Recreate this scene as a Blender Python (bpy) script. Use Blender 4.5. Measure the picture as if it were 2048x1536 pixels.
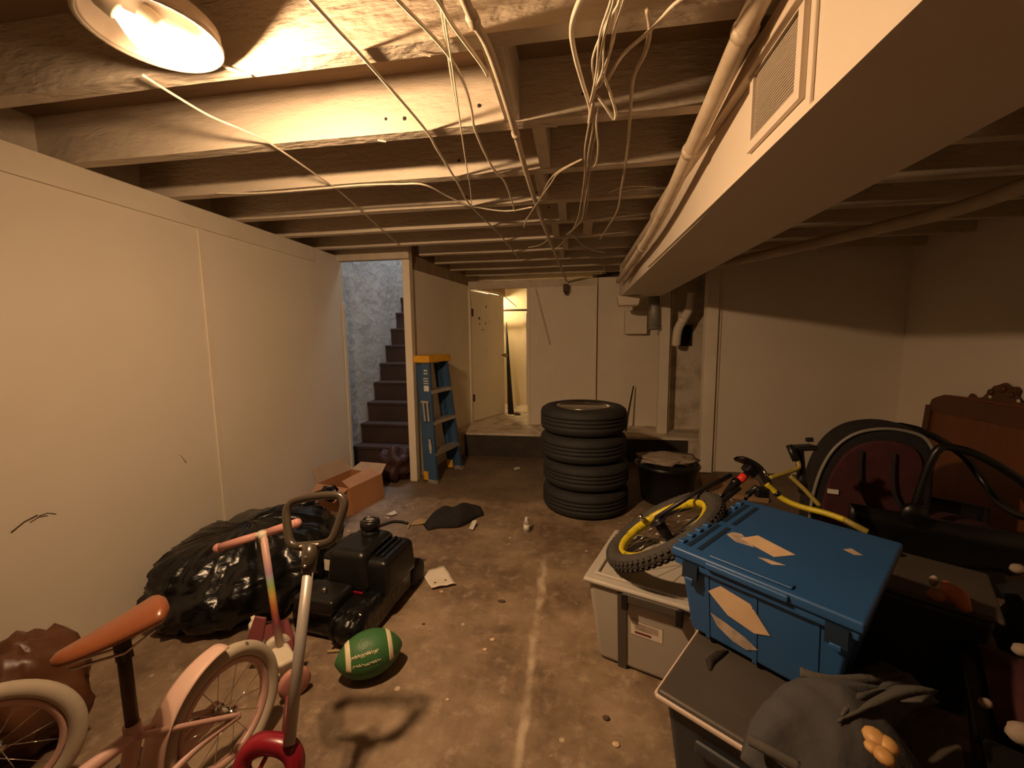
import bpy, math, random
from mathutils import Vector, Matrix, noise
random.seed(7)
for o in list(bpy.data.objects): bpy.data.objects.remove(o)
scene = bpy.context.scene
C = scene.collection
V = Vector
PI = math.pi

# ------------------------------------------------------------------ camera
FPX = 810.0                                   # focal length in pixels of a 2048 px wide frame
def _n(v): return V(v).normalized()
_Y = _n((1150-1024, -(675-768), -FPX))        # room's long axis seen in camera space
_r = math.radians(0.4)
_Z0 = V((math.sin(_r), math.cos(_r), 0))
_Z = (_Z0 - _Y*_Z0.dot(_Y)).normalized()
_X = _Y.cross(_Z)
RC = Matrix((_X, _Y, _Z))                     # camera space -> room space
CAM = V((0, 0, 1.3))
cd = bpy.data.cameras.new('camera'); cd.sensor_width = 36; cd.lens = FPX/2048*36; cd.clip_start = .02
cam = bpy.data.objects.new('camera', cd); C.objects.link(cam)
cam.matrix_world = Matrix.Translation(CAM) @ RC.to_4x4()
scene.camera = cam
def ray(x, y): return RC @ V((x-1024, -(y-768), -FPX))
def atz(x, y, z): d = ray(x, y); return CAM + d*((z-CAM.z)/d.z)
def atY(x, y, Y): d = ray(x, y); return CAM + d*((Y-CAM.y)/d.y)
def atX(x, y, X): d = ray(x, y); return CAM + d*((X-CAM.x)/d.x)

# ------------------------------------------------------------------ world, exposure, daylight from the stair head
w = bpy.data.worlds.new('world'); scene.world = w; w.use_nodes = True
w.node_tree.nodes['Background'].inputs[0].default_value = (.02, .018, .015, 1)
w.node_tree.nodes['Background'].inputs[1].default_value = .15
vs = scene.view_settings
vs.view_transform = 'Standard'; vs.look = 'None'; vs.exposure = 0.0; vs.gamma = 1; vs.use_curve_mapping = False
def area(name, loc, rot, size, power, color):
    l = bpy.data.lights.new(name, 'AREA'); l.size = size; l.energy = power; l.color = color
    o = bpy.data.objects.new(name, l); C.objects.link(o); o.location = loc; o.rotation_euler = rot; return o
area('stair_head_daylight', (-1.85, 4.6, 3.95), (0, 0, 0), .7, 42, (.80, .88, 1.0))
LAMP = 3350.0          # emission of the lit bulb
BACKLAMP = 620.0

# ------------------------------------------------------------------ materials
M = {}
def lin(c): return tuple(((x/255+.055)/1.055)**2.4 if x/255 > .04045 else x/255/12.92 for x in c)
def pm(name, c1, c2=None, scale=4, rough=.6, metal=0, bump=0, bscale=40, spec=.5, detail=5, lo=.35, hi=.65, stretch=(1,1,1), coat=0, emit=None, estr=0, trans=0, bdist=.01, spots=None):
    m = bpy.data.materials.new(name); m.use_nodes = True; nt = m.node_tree; b = nt.nodes['Principled BSDF']
    b.inputs['Roughness'].default_value = rough; b.inputs['Metallic'].default_value = metal
    b.inputs['Specular IOR Level'].default_value = spec; b.inputs['Coat Weight'].default_value = coat
    b.inputs['Transmission Weight'].default_value = trans
    b.inputs['Base Color'].default_value = (*c1, 1)
    if emit: b.inputs['Emission Color'].default_value = (*emit, 1); b.inputs['Emission Strength'].default_value = estr
    tc = nt.nodes.new('ShaderNodeTexCoord'); mp = nt.nodes.new('ShaderNodeMapping'); mp.inputs['Scale'].default_value = stretch
    nt.links.new(tc.outputs['Object'], mp.inputs['Vector'])
    if c2 or spots:
        n = nt.nodes.new('ShaderNodeTexNoise'); n.inputs['Scale'].default_value = scale; n.inputs['Detail'].default_value = detail; n.inputs['Roughness'].default_value = .65
        nt.links.new(mp.outputs[0], n.inputs['Vector'])
        r = nt.nodes.new('ShaderNodeValToRGB'); r.color_ramp.elements[0].position = lo; r.color_ramp.elements[1].position = hi
        r.color_ramp.elements[0].color = (*c1, 1); r.color_ramp.elements[1].color = (*(c2 or c1), 1)
        nt.links.new(n.outputs['Fac'], r.inputs[0]); out = r.outputs[0]
        if spots:
            sc, thr, colr = spots
            vo = nt.nodes.new('ShaderNodeTexVoronoi'); vo.inputs['Scale'].default_value = sc; nt.links.new(mp.outputs[0], vo.inputs['Vector'])
            rr = nt.nodes.new('ShaderNodeValToRGB'); rr.color_ramp.elements[0].position = thr; rr.color_ramp.elements[1].position = thr*1.7
            rr.color_ramp.elements[0].color = (1,1,1,1); rr.color_ramp.elements[1].color = (0,0,0,1)
            nt.links.new(vo.outputs['Distance'], rr.inputs[0])
            mx = nt.nodes.new('ShaderNodeMix'); mx.data_type = 'RGBA'; nt.links.new(rr.outputs[0], mx.inputs[0]); nt.links.new(out, mx.inputs[6]); mx.inputs[7].default_value = (*colr, 1)
            out = mx.outputs[2]
        nt.links.new(out, b.inputs['Base Color'])
    if bump:
        n2 = nt.nodes.new('ShaderNodeTexNoise'); n2.inputs['Scale'].default_value = bscale; n2.inputs['Detail'].default_value = 6
        nt.links.new(mp.outputs[0], n2.inputs['Vector'])
        bp = nt.nodes.new('ShaderNodeBump'); bp.inputs['Strength'].default_value = bump; bp.inputs['Distance'].default_value = bdist
        nt.links.new(n2.outputs['Fac'], bp.inputs['Height']); nt.links.new(bp.outputs[0], b.inputs['Normal'])
    M[name] = m; return m
pm('wall', (.77,.69,.57), (.81,.73,.61), 1.3, .75, bump=.12, bscale=7, detail=3)
pm('wall_far', (.74,.66,.54), (.79,.71,.58), 2.5, .8, bump=.2, bscale=12, detail=4)
pm('wall_dirty', (.72,.63,.50), (.30,.21,.13), 5, .85, bump=.8, bscale=18, lo=.45, hi=.75)
pm('plaster', (.46,.46,.46), (.62,.62,.61), 3, .6, bump=.55, bscale=9, bdist=.03)
pm('trim', (.82,.74,.61), (.74,.66,.53), 3, .6, bump=.15, bscale=30)
pm('wood', (.52,.44,.34), (.66,.57,.45), 2.2, .8, bump=.9, bscale=34, stretch=(.6,1.4,1.8), lo=.35, hi=.7, spots=(1.35, .035, (.06,.035,.02)))
pm('wood_end', (.66,.57,.45), (.55,.47,.36), 9, .85, bump=.6, bscale=45)
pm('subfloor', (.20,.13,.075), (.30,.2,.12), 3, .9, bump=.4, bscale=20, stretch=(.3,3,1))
pm('stair_wood', (.065,.034,.024), (.04,.022,.016), 4, .55, bump=.2)
pm('riser_dark', (.035,.027,.022), (.06,.045,.035), 5, .8)
pm('cable', (.80,.72,.58), (.68,.59,.45), 20, .5)
pm('cable_dark', (.50,.41,.30), (.60,.50,.38), 20, .6)
pm('pipe', (.60,.49,.36), (.46,.36,.25), 8, .45, bump=.2)
pm('duct', (.72,.62,.50), (.68,.58,.46), 1.2, .5)
pm('duct_bottom', (.40,.31,.21), (.33,.25,.17), 2, .6)
pm('duct_board', (.62,.50,.37), (.70,.58,.44), 3, .6, stretch=(1,.2,1))
pm('grille_dark', (.02,.012,.008), None, rough=.8)
pm('iron', (.05,.035,.025), (.1,.06,.04), 20, .6, metal=.5)
pm('rubber', (.016,.015,.014), (.022,.02,.018), 12, .75, bump=.2, bscale=60)
pm('rim_metal', (.55,.52,.48), (.42,.40,.36), 10, .25, metal=1)
pm('black_plastic', (.006,.006,.006), (.010,.0095,.009), 8, .35)
pm('black_gloss', (.006,.006,.006), None, rough=.16, bump=.5, bscale=22, bdist=.02)
pm('bag', (.006,.006,.006), None, rough=.25, bump=.25, bscale=9, bdist=.03, stretch=(1,1.6,2.2))
pm('black_cloth', (.012,.010,.011), (.02,.016,.017), 14, .9, bump=.3)
pm('maroon_cloth', (.045,.008,.012), (.07,.016,.018), 9, .9, bump=.3)
pm('cardboard', (.40,.18,.075), (.46,.22,.095), 6, .85, bump=.1)
pm('cardboard_in', (.42,.27,.14), (.36,.22,.11), 8, .85)
pm('paper', (.78,.70,.58), (.70,.60,.48), 6, .8)
pm('paper_tan', (.72,.52,.33), (.62,.43,.26), 9, .8)
pm('paper_worn', (.6,.45,.32), (.30,.25,.22), 16, .8)
pm('blue_rail', (.035,.085,.17), (.045,.10,.20), 5, .45)
pm('label_white', (.75,.72,.66), (.6,.57,.52), 30, .6)
pm('yellow_cap', (.80,.42,.02), (.62,.30,.02), 20, .6)
pm('yellow_old', (.40,.26,.07), (.5,.33,.08), 20, .6)
pm('aluminium', (.62,.58,.52), (.5,.46,.4), 14, .4, metal=.7)
pm('grey_plastic', (.37,.33,.28), (.41,.37,.31), 3, .55)
pm('grey_lid', (.40,.36,.31), (.44,.40,.34), 4, .5)
pm('dark_lid', (.065,.053,.043), (.08,.065,.05), 5, .5)
pm('dark_tote', (.035,.04,.048), (.05,.052,.06), 4, .5)
pm('rim_white', (.62,.5,.42), None, rough=.5)
pm('blue_tote', (.021,.085,.24), (.025,.095,.26), 4, .42)
pm('blue_tote_dark', (.006,.02,.045), None, rough=.6)
pm('bike_yellow', (.62,.50,.02), (.52,.42,.02), 20, .4)
pm('bike_olive', (.34,.27,.05), (.28,.22,.05), 20, .45)
pm('bike_rim', (.66,.52,.02), (.10,.08,.01), 32, .45, lo=.55, hi=.68)
pm('bike_black', (.010,.009,.012), None, rough=.4)
pm('tread', (.045,.04,.034), (.06,.052,.044), 20, .85, bump=.5, bscale=50)
pm('red_reflector', (.75,.03,.02), (.9,.08,.05), 40, .15, emit=None)
pm('chrome', (.7,.66,.6), None, rough=.15, metal=1)
pm('handle_black', (.05,.038,.026), None, rough=.22, coat=.4)
pm('shaft_grey', (.40,.36,.32), (.46,.41,.36), 10, .4, metal=.3)
pm('pink', (.62,.30,.25), (.55,.25,.21), 5, .5)
pm('pink_pale', (.74,.50,.40), (.70,.46,.37), 4, .45)
pm('pink_frame', (.62,.38,.31), (.55,.33,.27), 4, .4)
pm('white_plastic', (.74,.66,.52), (.68,.60,.46), 6, .5)
pm('maroon_plastic', (.16,.035,.04), (.2,.05,.05), 6, .5)
pm('tyre_cream', (.48,.41,.31), (.42,.35,.26), 7, .75, spots=(16, .08, (.12,.09,.06)))
pm('saddle', (.25,.078,.028), (.22,.066,.024), 5, .3, coat=.3)
pm('red_plastic', (.26,.010,.022), (.23,.009,.02), 5, .3, coat=.2)
pm('foot_green', (.045,.145,.045), (.05,.16,.05), 5, .5, bump=.15, bscale=120)
pm('foot_white', (.80,.70,.45), (.72,.62,.40), 8, .6)
pm('jeans', (.058,.055,.056), (.075,.07,.068), 5, .9, bump=.3, bscale=60)
pm('jeans_light', (.085,.075,.062), (.07,.062,.055), 6, .9, bump=.3, bscale=60)
pm('gold_toy', (.62,.36,.13), (.45,.22,.06), 12, .5)
pm('headboard', (.20,.065,.02), (.16,.05,.016), 3, .4, stretch=(1,4,1))
pm('headboard_dark', (.12,.045,.018), (.09,.033,.013), 6, .4)
pm('orange_toy', (.62,.19,.09), (.5,.15,.07), 8, .6)
pm('grey_metal', (.32,.30,.27), (.26,.24,.21), 6, .5, metal=.2)
pm('knob', (.35,.22,.1), None, rough=.3, metal=.8)
pm('fixture', (.50,.40,.30), (.42,.33,.25), 6, .4)
pm('socket', (.7,.6,.45), None, rough=.5)
pm('bulb_off', (.85,.75,.6), None, rough=.25, trans=.4)
pm('bulb_lit', (1,.9,.75), None, rough=.4, emit=(1.0,.635,.345), estr=LAMP)
pm('bulb_glow', (1,.9,.75), None, rough=.4, emit=(1.0,.74,.45), estr=7)
pm('bulb_back', (1,.9,.75), None, rough=.4, emit=(1.0,.72,.38), estr=BACKLAMP)
pm('maroon_dark', (.035,.010,.009), (.055,.018,.014), 6, .6)
pm('debris', (.07,.045,.03), (.14,.09,.05), 30, .9)
pm('bag_brown', (.30,.235,.18), (.36,.28,.21), 8, .85, bump=.4, bscale=20)
pm('leaf_dry', (.45,.33,.16), (.33,.22,.10), 14, .9)
pm('backroom', (.78,.68,.46), (.72,.62,.42), 3, .7)
def rainbow():
    m = bpy.data.materials.new('rainbow_stem'); m.use_nodes = True; nt = m.node_tree; b = nt.nodes['Principled BSDF']; b.inputs['Roughness'].default_value = .45
    tc = nt.nodes.new('ShaderNodeTexCoord'); sp = nt.nodes.new('ShaderNodeSeparateXYZ'); nt.links.new(tc.outputs['Generated'], sp.inputs[0])
    r = nt.nodes.new('ShaderNodeValToRGB'); cr = r.color_ramp
    cols = [(0,(.5,.38,.3)),(.13,(.62,.45,.36)),(.2,(.6,.18,.35)),(.29,(.75,.2,.14)),(.38,(.78,.30,.10)),(.46,(.78,.5,.12)),(.54,(.35,.5,.15)),(.6,(.32,.42,.36)),(.66,(.42,.25,.38)),(.78,(.55,.33,.27)),(1,(.6,.36,.29))]
    cr.elements[0].position = 0; cr.elements[0].color = (*cols[0][1],1); cr.elements[1].position = 1; cr.elements[1].color = (*cols[-1][1],1)
    for p, c in cols[1:-1]: e = cr.elements.new(p); e.color = (*c, 1)
    nt.links.new(sp.outputs[2], r.inputs[0]); nt.links.new(r.outputs[0], b.inputs['Base Color']); M['rainbow'] = m
rainbow()
def floor_mat():
    m = bpy.data.materials.new('concrete'); m.use_nodes = True; nt = m.node_tree; b = nt.nodes['Principled BSDF']; b.inputs['Roughness'].default_value = .62
    tc = nt.nodes.new('ShaderNodeTexCoord'); L = nt.links.new
    def nz(scale, det=6, rough=.6):
        n = nt.nodes.new('ShaderNodeTexNoise'); n.inputs['Scale'].default_value = scale; n.inputs['Detail'].default_value = det; n.inputs['Roughness'].default_value = rough
        L(tc.outputs['Object'], n.inputs['Vector']); return n
    def ramp(src, p0, c0, p1, c1):
        r = nt.nodes.new('ShaderNodeValToRGB'); r.color_ramp.elements[0].position = p0; r.color_ramp.elements[0].color = (*c0,1)
        r.color_ramp.elements[1].position = p1; r.color_ramp.elements[1].color = (*c1,1); L(src, r.inputs[0]); return r
    def mix(f, a, c):
        x = nt.nodes.new('ShaderNodeMix'); x.data_type = 'RGBA'; L(f, x.inputs[0]); L(a, x.inputs[6])
        if isinstance(c, tuple): x.inputs[7].default_value = (*c,1)
        else: L(c, x.inputs[7])
        return x.outputs[2]
    base = ramp(nz(2.2, 8, .7).outputs['Fac'], .40, (.155,.10,.06), .62, (.335,.24,.152)).outputs[0]
    fine = ramp(nz(14, 8, .7).outputs['Fac'], .52, (0,0,0), .7, (.75,.75,.75)).outputs[0]
    c = mix(fine, base, (.44,.33,.225))
    dark = ramp(nz(5, 5).outputs['Fac'], .58, (0,0,0), .72, (.8,.8,.8)).outputs[0]
    c = mix(dark, c, (.125,.08,.046))
    # pale worn band along the old floor joint
    sp = nt.nodes.new('ShaderNodeSeparateXYZ'); L(tc.outputs['Object'], sp.inputs[0])
    def math_(op, a, bb=None):
        x = nt.nodes.new('ShaderNodeMath'); x.operation = op
        for i, q in enumerate((a, bb)):
            if q is None: continue
            if isinstance(q, (int, float)): x.inputs[i].default_value = q
            else: L(q, x.inputs[i])
        return x.outputs[0]
    wob = math_('MULTIPLY', math_('SUBTRACT', nz(6, 4).outputs['Fac'], .5), .07)
    dist = math_('ABSOLUTE', math_('ADD', math_('ADD', sp.outputs[0], .165), wob))
    line = ramp(dist, .006, (1,1,1), .022, (0,0,0)).outputs[0]
    brk = ramp(nz(3.3, 3).outputs['Fac'], .40, (0,0,0), .56, (.8,.8,.8)).outputs[0]
    yl = ramp(sp.outputs[1], .45, (1,1,1), .55, (0,0,0)); 
    mr = nt.nodes.new('ShaderNodeMapRange'); mr.inputs[1].default_value = 2.4; mr.inputs[2].default_value = 2.0; L(sp.outputs[1], mr.inputs[0])
    lf = math_('MULTIPLY', math_('MULTIPLY', line, brk), mr.outputs[0])
    c = mix(lf, c, (.58,.46,.33))
    vo = nt.nodes.new('ShaderNodeTexVoronoi'); vo.inputs['Scale'].default_value = 11; L(tc.outputs['Object'], vo.inputs['Vector'])
    sel = ramp(nz(4, 2).outputs['Fac'], .53, (0,0,0), .57, (1,1,1)).outputs[0]
    spk = ramp(vo.outputs['Distance'], .09, (1,1,1), .14, (0,0,0)).outputs[0]
    c = mix(math_('MULTIPLY', spk, sel), c, (.58,.46,.33))
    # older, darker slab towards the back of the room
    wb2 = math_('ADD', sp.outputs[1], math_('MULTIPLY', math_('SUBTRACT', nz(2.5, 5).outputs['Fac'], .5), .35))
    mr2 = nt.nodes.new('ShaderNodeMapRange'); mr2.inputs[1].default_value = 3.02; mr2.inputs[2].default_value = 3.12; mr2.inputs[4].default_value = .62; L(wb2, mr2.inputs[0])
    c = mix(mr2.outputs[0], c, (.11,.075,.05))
    L(c, b.inputs['Base Color'])
    bp = nt.nodes.new('ShaderNodeBump'); bp.inputs['Strength'].default_value = .35; bp.inputs['Distance'].default_value = .012
    L(nz(18, 9, .7).outputs['Fac'], bp.inputs['Height']); L(bp.outputs[0], b.inputs['Normal'])
    M['concrete'] = m
floor_mat()

# ------------------------------------------------------------------ mesh helpers
def spline(pts, n=6):
    pts = [V(p) for p in pts]; out = []
    for i in range(len(pts)-1):
        p0 = pts[max(i-1,0)]; p1 = pts[i]; p2 = pts[i+1]; p3 = pts[min(i+2,len(pts)-1)]
        for k in range(n):
            t = k/n; t2 = t*t; t3 = t2*t
            out.append(.5*((2*p1) + (p2-p0)*t + (2*p0-5*p1+4*p2-p3)*t2 + (3*p1-p0-3*p2+p3)*t3))
    out.append(pts[-1]); return out
def frame(z, x=None, o=(0,0,0)):                 # matrix whose local z is z
    z = V(z).normalized(); x = V(x) if x is not None else (V((0,0,1)) if abs(z.z) < .9 else V((1,0,0)))
    x = (x - z*x.dot(z)).normalized(); y = z.cross(x)
    m = Matrix((x, y, z)).transposed().to_4x4(); m.translation = V(o); return m
def rotz(a, o=(0,0,0)): return Matrix.Translation(V(o)) @ Matrix.Rotation(a, 4, 'Z')
class MB:
    def __init__(s, xf=None): s.v = []; s.f = []; s.sm = []; s.xf = xf
    def add(s, vs_, fs, smooth=False, m=None):
        b = len(s.v)
        for p in vs_:
            p = V(p)
            if m is not None: p = m @ p
            if s.xf is not None: p = s.xf @ p
            s.v.append(p)
        for f in fs: s.f.append([i+b for i in f]); s.sm.append(smooth)
        return s
    def box(s, lo, hi, m=None):
        x0,y0,z0 = lo; x1,y1,z1 = hi
        return s.add([(x0,y0,z0),(x1,y0,z0),(x1,y1,z0),(x0,y1,z0),(x0,y0,z1),(x1,y0,z1),(x1,y1,z1),(x0,y1,z1)],
                     [(0,3,2,1),(4,5,6,7),(0,1,5,4),(1,2,6,5),(2,3,7,6),(3,0,4,7)], False, m)
    def taper(s, lo, hi, bot, m=None):               # box whose bottom is shrunk by bot on every side
        x0,y0,z0 = lo; x1,y1,z1 = hi
        return s.add([(x0+bot,y0+bot,z0),(x1-bot,y0+bot,z0),(x1-bot,y1-bot,z0),(x0+bot,y1-bot,z0),(x0,y0,z1),(x1,y0,z1),(x1,y1,z1),(x0,y1,z1)],
                     [(0,3,2,1),(4,5,6,7),(0,1,5,4),(1,2,6,5),(2,3,7,6),(3,0,4,7)], False, m)
    def bar(s, a, b, wx, wy, up=None):               # straight bar of rectangular section
        a = V(a); b = V(b); return s.box((-wx/2,-wy/2,0), (wx/2,wy/2,(b-a).length), frame(b-a, up, a))
    def tube(s, pts, r, n=8, closed=False, smooth=True, m=None):
        pts = [V(p) for p in pts]; N = len(pts); vs_ = []; fs = []
        rr = r if isinstance(r, (list, tuple)) else [r]*N
        up = None
        for i, p in enumerate(pts):
            a = pts[(i-1) % N] if closed or i > 0 else p; c = pts[(i+1) % N] if closed or i < N-1 else p
            t = (c-a).normalized()
            if up is None: up = V((0,0,1)) if abs(t.z) < .9 else V((1,0,0))
            u = (up - t*up.dot(t)).normalized(); w_ = t.cross(u); up = u
            for k in range(n):
                q = 2*PI*k/n; vs_.append(p + (u*math.cos(q) + w_*math.sin(q))*rr[i])
        for i in range(N if closed else N-1):
            j = (i+1) % N
            for k in range(n): l = (k+1) % n; fs.append((i*n+k, i*n+l, j*n+l, j*n+k))
        if not closed:
            fs.append(tuple(reversed(range(n)))); fs.append(tuple(range((N-1)*n, N*n)))
        return s.add(vs_, fs, smooth, m)
    def lathe(s, prof, n=24, m=None, smooth=True, close=False):   # profile of (radius, height); close joins last to first
        vs_ = []; fs = []; K = len(prof)
        for (r, z) in prof:
            for k in range(n): q = 2*PI*k/n; vs_.append((r*math.cos(q), r*math.sin(q), z))
        for i in range(K if close else K-1):
            j = (i+1) % K
            for k in range(n): l = (k+1) % n; fs.append((i*n+k, i*n+l, j*n+l, j*n+k))
        if not close:
            fs.append(tuple(reversed(range(n)))); fs.append(tuple(range((K-1)*n, K*n)))
        return s.add(vs_, fs, smooth, m)
    def prism(s, poly, z0, z1, m=None, smooth=False):
        n = len(poly); vs_ = [(x,y,z0) for x,y in poly] + [(x,y,z1) for x,y in poly]
        fs = [tuple(reversed(range(n))), tuple(range(n,2*n))] + [(i,(i+1)%n,(i+1)%n+n,i+n) for i in range(n)]
        return s.add(vs_, fs, smooth, m)
    def grid(s, fn, nu, nv, smooth=True, m=None, cu=False):
        vs_ = [fn(i/(nu if cu else nu-1), j/(nv-1)) for i in range(nu) for j in range(nv)]
        fs = [(i*nv+j, ((i+1)%nu)*nv+j, ((i+1)%nu)*nv+j+1, i*nv+j+1) for i in range(nu if cu else nu-1) for j in range(nv-1)]
        return s.add(vs_, fs, smooth, m)
    def ball(s, c, r, nu=20, nv=12, m=None, fn=None):
        rx, ry, rz = r if isinstance(r, (tuple, list)) else (r,r,r); c = V(c); vs_ = [ ]; fs = []
        def P(d):
            k = fn(d) if fn else 1; return c + V((d.x*rx, d.y*ry, d.z*rz))*k
        vs_.append(P(V((0,0,-1))))
        for j in range(1, nv):
            t = -PI/2 + PI*j/nv
            for i in range(nu): q = 2*PI*i/nu; vs_.append(P(V((math.cos(t)*math.cos(q), math.cos(t)*math.sin(q), math.sin(t)))))
        vs_.append(P(V((0,0,1)))); top = len(vs_)-1
        for i in range(nu): fs.append((0, 1+(i+1)%nu, 1+i)); fs.append((top, 1+(nv-2)*nu+i, 1+(nv-2)*nu+(i+1)%nu))
        for j in range(nv-2):
            for i in range(nu): a = 1+j*nu; l = (i+1)%nu; fs.append((a+i, a+l, a+nu+l, a+nu+i))
        return s.add(vs_, fs, True, m)
    def text(s, body, size, m, ext=.0005):
        cu = bpy.data.curves.new('t', 'FONT'); cu.body = body; cu.size = size; cu.extrude = ext; cu.align_x = 'CENTER'; cu.align_y = 'CENTER'; cu.resolution_u = 2
        o = bpy.data.objects.new('t', cu); C.objects.link(o); me = o.to_mesh()
        s.add([v.co.copy() for v in me.vertices], [tuple(p.vertices) for p in me.polygons], False, m)
        o.to_mesh_clear(); bpy.data.objects.remove(o); bpy.data.curves.remove(cu); return s
    def build(s, name, mat, parent=None, bevel=0, seg=2, solid=0, at=None):
        og = origin(parent) if parent is not None else (V(at) if at is not None else V((0,0,0)))
        me = bpy.data.meshes.new(name); me.from_pydata([p-og for p in s.v], [], s.f); me.update()
        for i, p in enumerate(me.polygons): p.use_smooth = s.sm[i]
        me.materials.append(M[mat] if isinstance(mat, str) else mat)
        o = bpy.data.objects.new(name, me); C.objects.link(o)
        if parent is not None: o.parent = parent
        else: o.location = og
        if solid: q = o.modifiers.new('thickness', 'SOLIDIFY'); q.thickness = solid; q.offset = 0
        if bevel:
            q = o.modifiers.new('bevel', 'BEVEL'); q.width = bevel; q.segments = seg; q.limit_method = 'ANGLE'; q.angle_limit = math.radians(35); q.harden_normals = False
            for p in me.polygons: p.use_smooth = True
            q2 = o.modifiers.new('wn', 'WEIGHTED_NORMAL'); q2.keep_sharp = False
        return o
def origin(o):
    v = V((0,0,0))
    while o is not None: v = v + V(o.location); o = o.parent
    return v
def tag(o, label, cat, group=None):
    o['label'] = label; o['category'] = cat
    if group: o['group'] = group
    return o
def thing(name, label, cat, loc, group=None):
    o = bpy.data.objects.new(name, None); o.empty_display_size = .05; C.objects.link(o); o.location = V(loc); return tag(o, label, cat, group)
def struct(o, label=None):
    o['kind'] = 'structure'
    if label: o['label'] = label
    return o
def sbox(name, lo, hi, mat, parent=None, bevel=0, label=None):
    o = MB().box(lo, hi).build(name, mat, parent, bevel)
    if parent is None: struct(o, label)
    return o
def copy_to(o, delta, parent=None):
    c = o.copy(); C.objects.link(c); c.location = V(o.location) + V(delta); c.parent = parent if parent is not None else o.parent
    return c

# ------------------------------------------------------------------ room shell
ZJ, ZT = 2.03, 2.22                      # underside and top of the floor joists
XL, XR, YN = -2.06, 2.85, -1.8
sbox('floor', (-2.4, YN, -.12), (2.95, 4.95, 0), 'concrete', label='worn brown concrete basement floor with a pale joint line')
land = sbox('floor_landing', (-1.30, 4.30, -.1), (1.4, 6.5, .26), 'wall_dirty', label='raised concrete landing in front of the narrow doorway')
sbox('riser', (-1.21, 4.285, .0), (1.15, 4.299, .235), 'riser_dark', land)
wl = sbox('wall_left', (-2.27, YN, 0), (XL, 3.43, 2.03), 'wall', label='smooth beige painted wall on the left')
sbox('wall_left_rim', (-2.29, YN, 2.0), (-2.2, 3.43, 2.25), 'wood_end')
sbox('trim_1', (XL, YN, 1.92), (XL+.014, 3.02, 2.029), 'trim', label='flat beige board along the top of the left wall')
sbox('trim_2', (XL, 2.02, 0), (XL+.006, 2.055, 1.92), 'trim', label='vertical seam batten on the left wall')
sbox('trim_3', (XL-.02, 3.40, 0), (XL+.008, 3.438, 1.62), 'trim', label='pale corner strip at the end of the left wall')
sbox('wall_stair_left', (-2.45, 3.43, 0), (-2.27, 6.1, 4.2), 'plaster', label='rough bluish white plaster wall beside the stairs')
sbox('wall_stair_back', (-2.45, 6.1, 0), (-1.2, 6.2, 4.2), 'plaster', label='plaster wall at the head of the stairs')
sbox('wall_stair_front', (-2.27, 3.36, 1.985), (-1.40, 3.43, 4.2), 'wood_end', label='header above the stair opening')
sbox('ceiling_stair', (-2.45, 3.3, 4.2), (-1.3, 6.2, 4.25), 'plaster')
# partition beside the ladder, running slightly askew to the door wall
pa, pb = V((-1.455, 3.50, 0)), V((-1.262, 4.82, 0))
m_ = frame((0,0,1), pb-pa, pa); plen = (pb-pa).length
o = MB().box((0, 0, 0), (plen, .07, 1.925), m_).build('wall_partition', 'wall_far'); struct(o, 'beige partition behind the blue stepladder')
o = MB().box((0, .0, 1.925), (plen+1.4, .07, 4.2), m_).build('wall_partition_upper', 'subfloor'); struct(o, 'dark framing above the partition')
o = MB().box((-1.492, 3.425, 0), (-1.425, 3.50, 2.03)).build('trim_4', 'trim', None, .004); struct(o, 'chipped pale post at the foot of the stairs')
# door wall
sbox('wall_back', (-.535, 4.80, .26), (.248, 4.87, 1.885), 'wall_far', label='beige panel wall right of the lit doorway')
sbox('wall_back_right', (.262, 4.84, 0), (1.06, 4.91, 1.98), 'wall_far', label='beige wall panel behind the tyre stack')
sbox('wall_back_joint', (.2, 4.915, 0), (1.5, 4.94, 2.03), 'iron')
sbox('wall_bay', (1.06, 4.74, 0), (1.42, 4.80, 2.03), 'wall_dirty', label='stained rough plaster between the two studs')
sbox('wall_back_header', (-1.33, 4.80, 1.885), (.25, 4.86, 1.975), 'wood_end', label='rough timber header over the doorway')
sbox('trim_5', (-.56, 4.785, .26), (-.53, 4.88, 1.885), 'trim', label='pale door jamb')
sbox('trim_6', (-1.275, 4.79, .26), (-1.245, 4.86, 1.885), 'trim', label='pale hinge jamb')
sbox('trim_7', (.205, 4.79, .26), (.244, 4.80, 1.80), 'trim')
sbox('trim_8', (.885, 4.48, 0), (.985, 4.56, 2.03), 'trim', bevel=.004, label='pale stud left of the stained plaster')
sbox('trim_9', (1.195, 4.00, 0), (1.30, 4.09, 2.03), 'trim', bevel=.004, label='pale stud at the end of the right back wall')
sbox('wall_right_back', (1.30, 4.05, 0), (2.95, 4.13, 2.22), 'wall', label='beige wall at the back right')
sbox('trim_10', (1.30, 4.035, 0), (1.335, 4.05, 2.0), 'trim')
sbox('wall_right', (XR, YN, 0), (2.95, 4.05, 2.25), 'wall', label='beige wall on the right side')
sbox('wall_front', (-2.27, YN-.1, 0), (2.95, YN, 2.25), 'wall')
# back room behind the door
sbox('wall_backroom_far', (-1.4, 6.30, .26), (1.4, 6.38, 2.25), 'backroom', label='brightly lit cream wall of the back room')
sbox('wall_backroom_left', (-1.33, 4.87, .26), (-1.27, 6.30, 2.25), 'backroom')
sbox('wall_backroom_right', (.30, 4.95, .26), (.36, 6.30, 2.25), 'backroom')
fr = MB()
for lo, hi in (((-.80,6.28,.26),(-.745,6.30,1.68)), ((-.80,6.28,1.68),(.1,6.30,1.735)), ((.05,6.28,.26),(.1,6.30,1.68))): fr.box(lo, hi)
struct(fr.build('door_2', 'trim'), 'cream door frame on the far wall of the back room')
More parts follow.
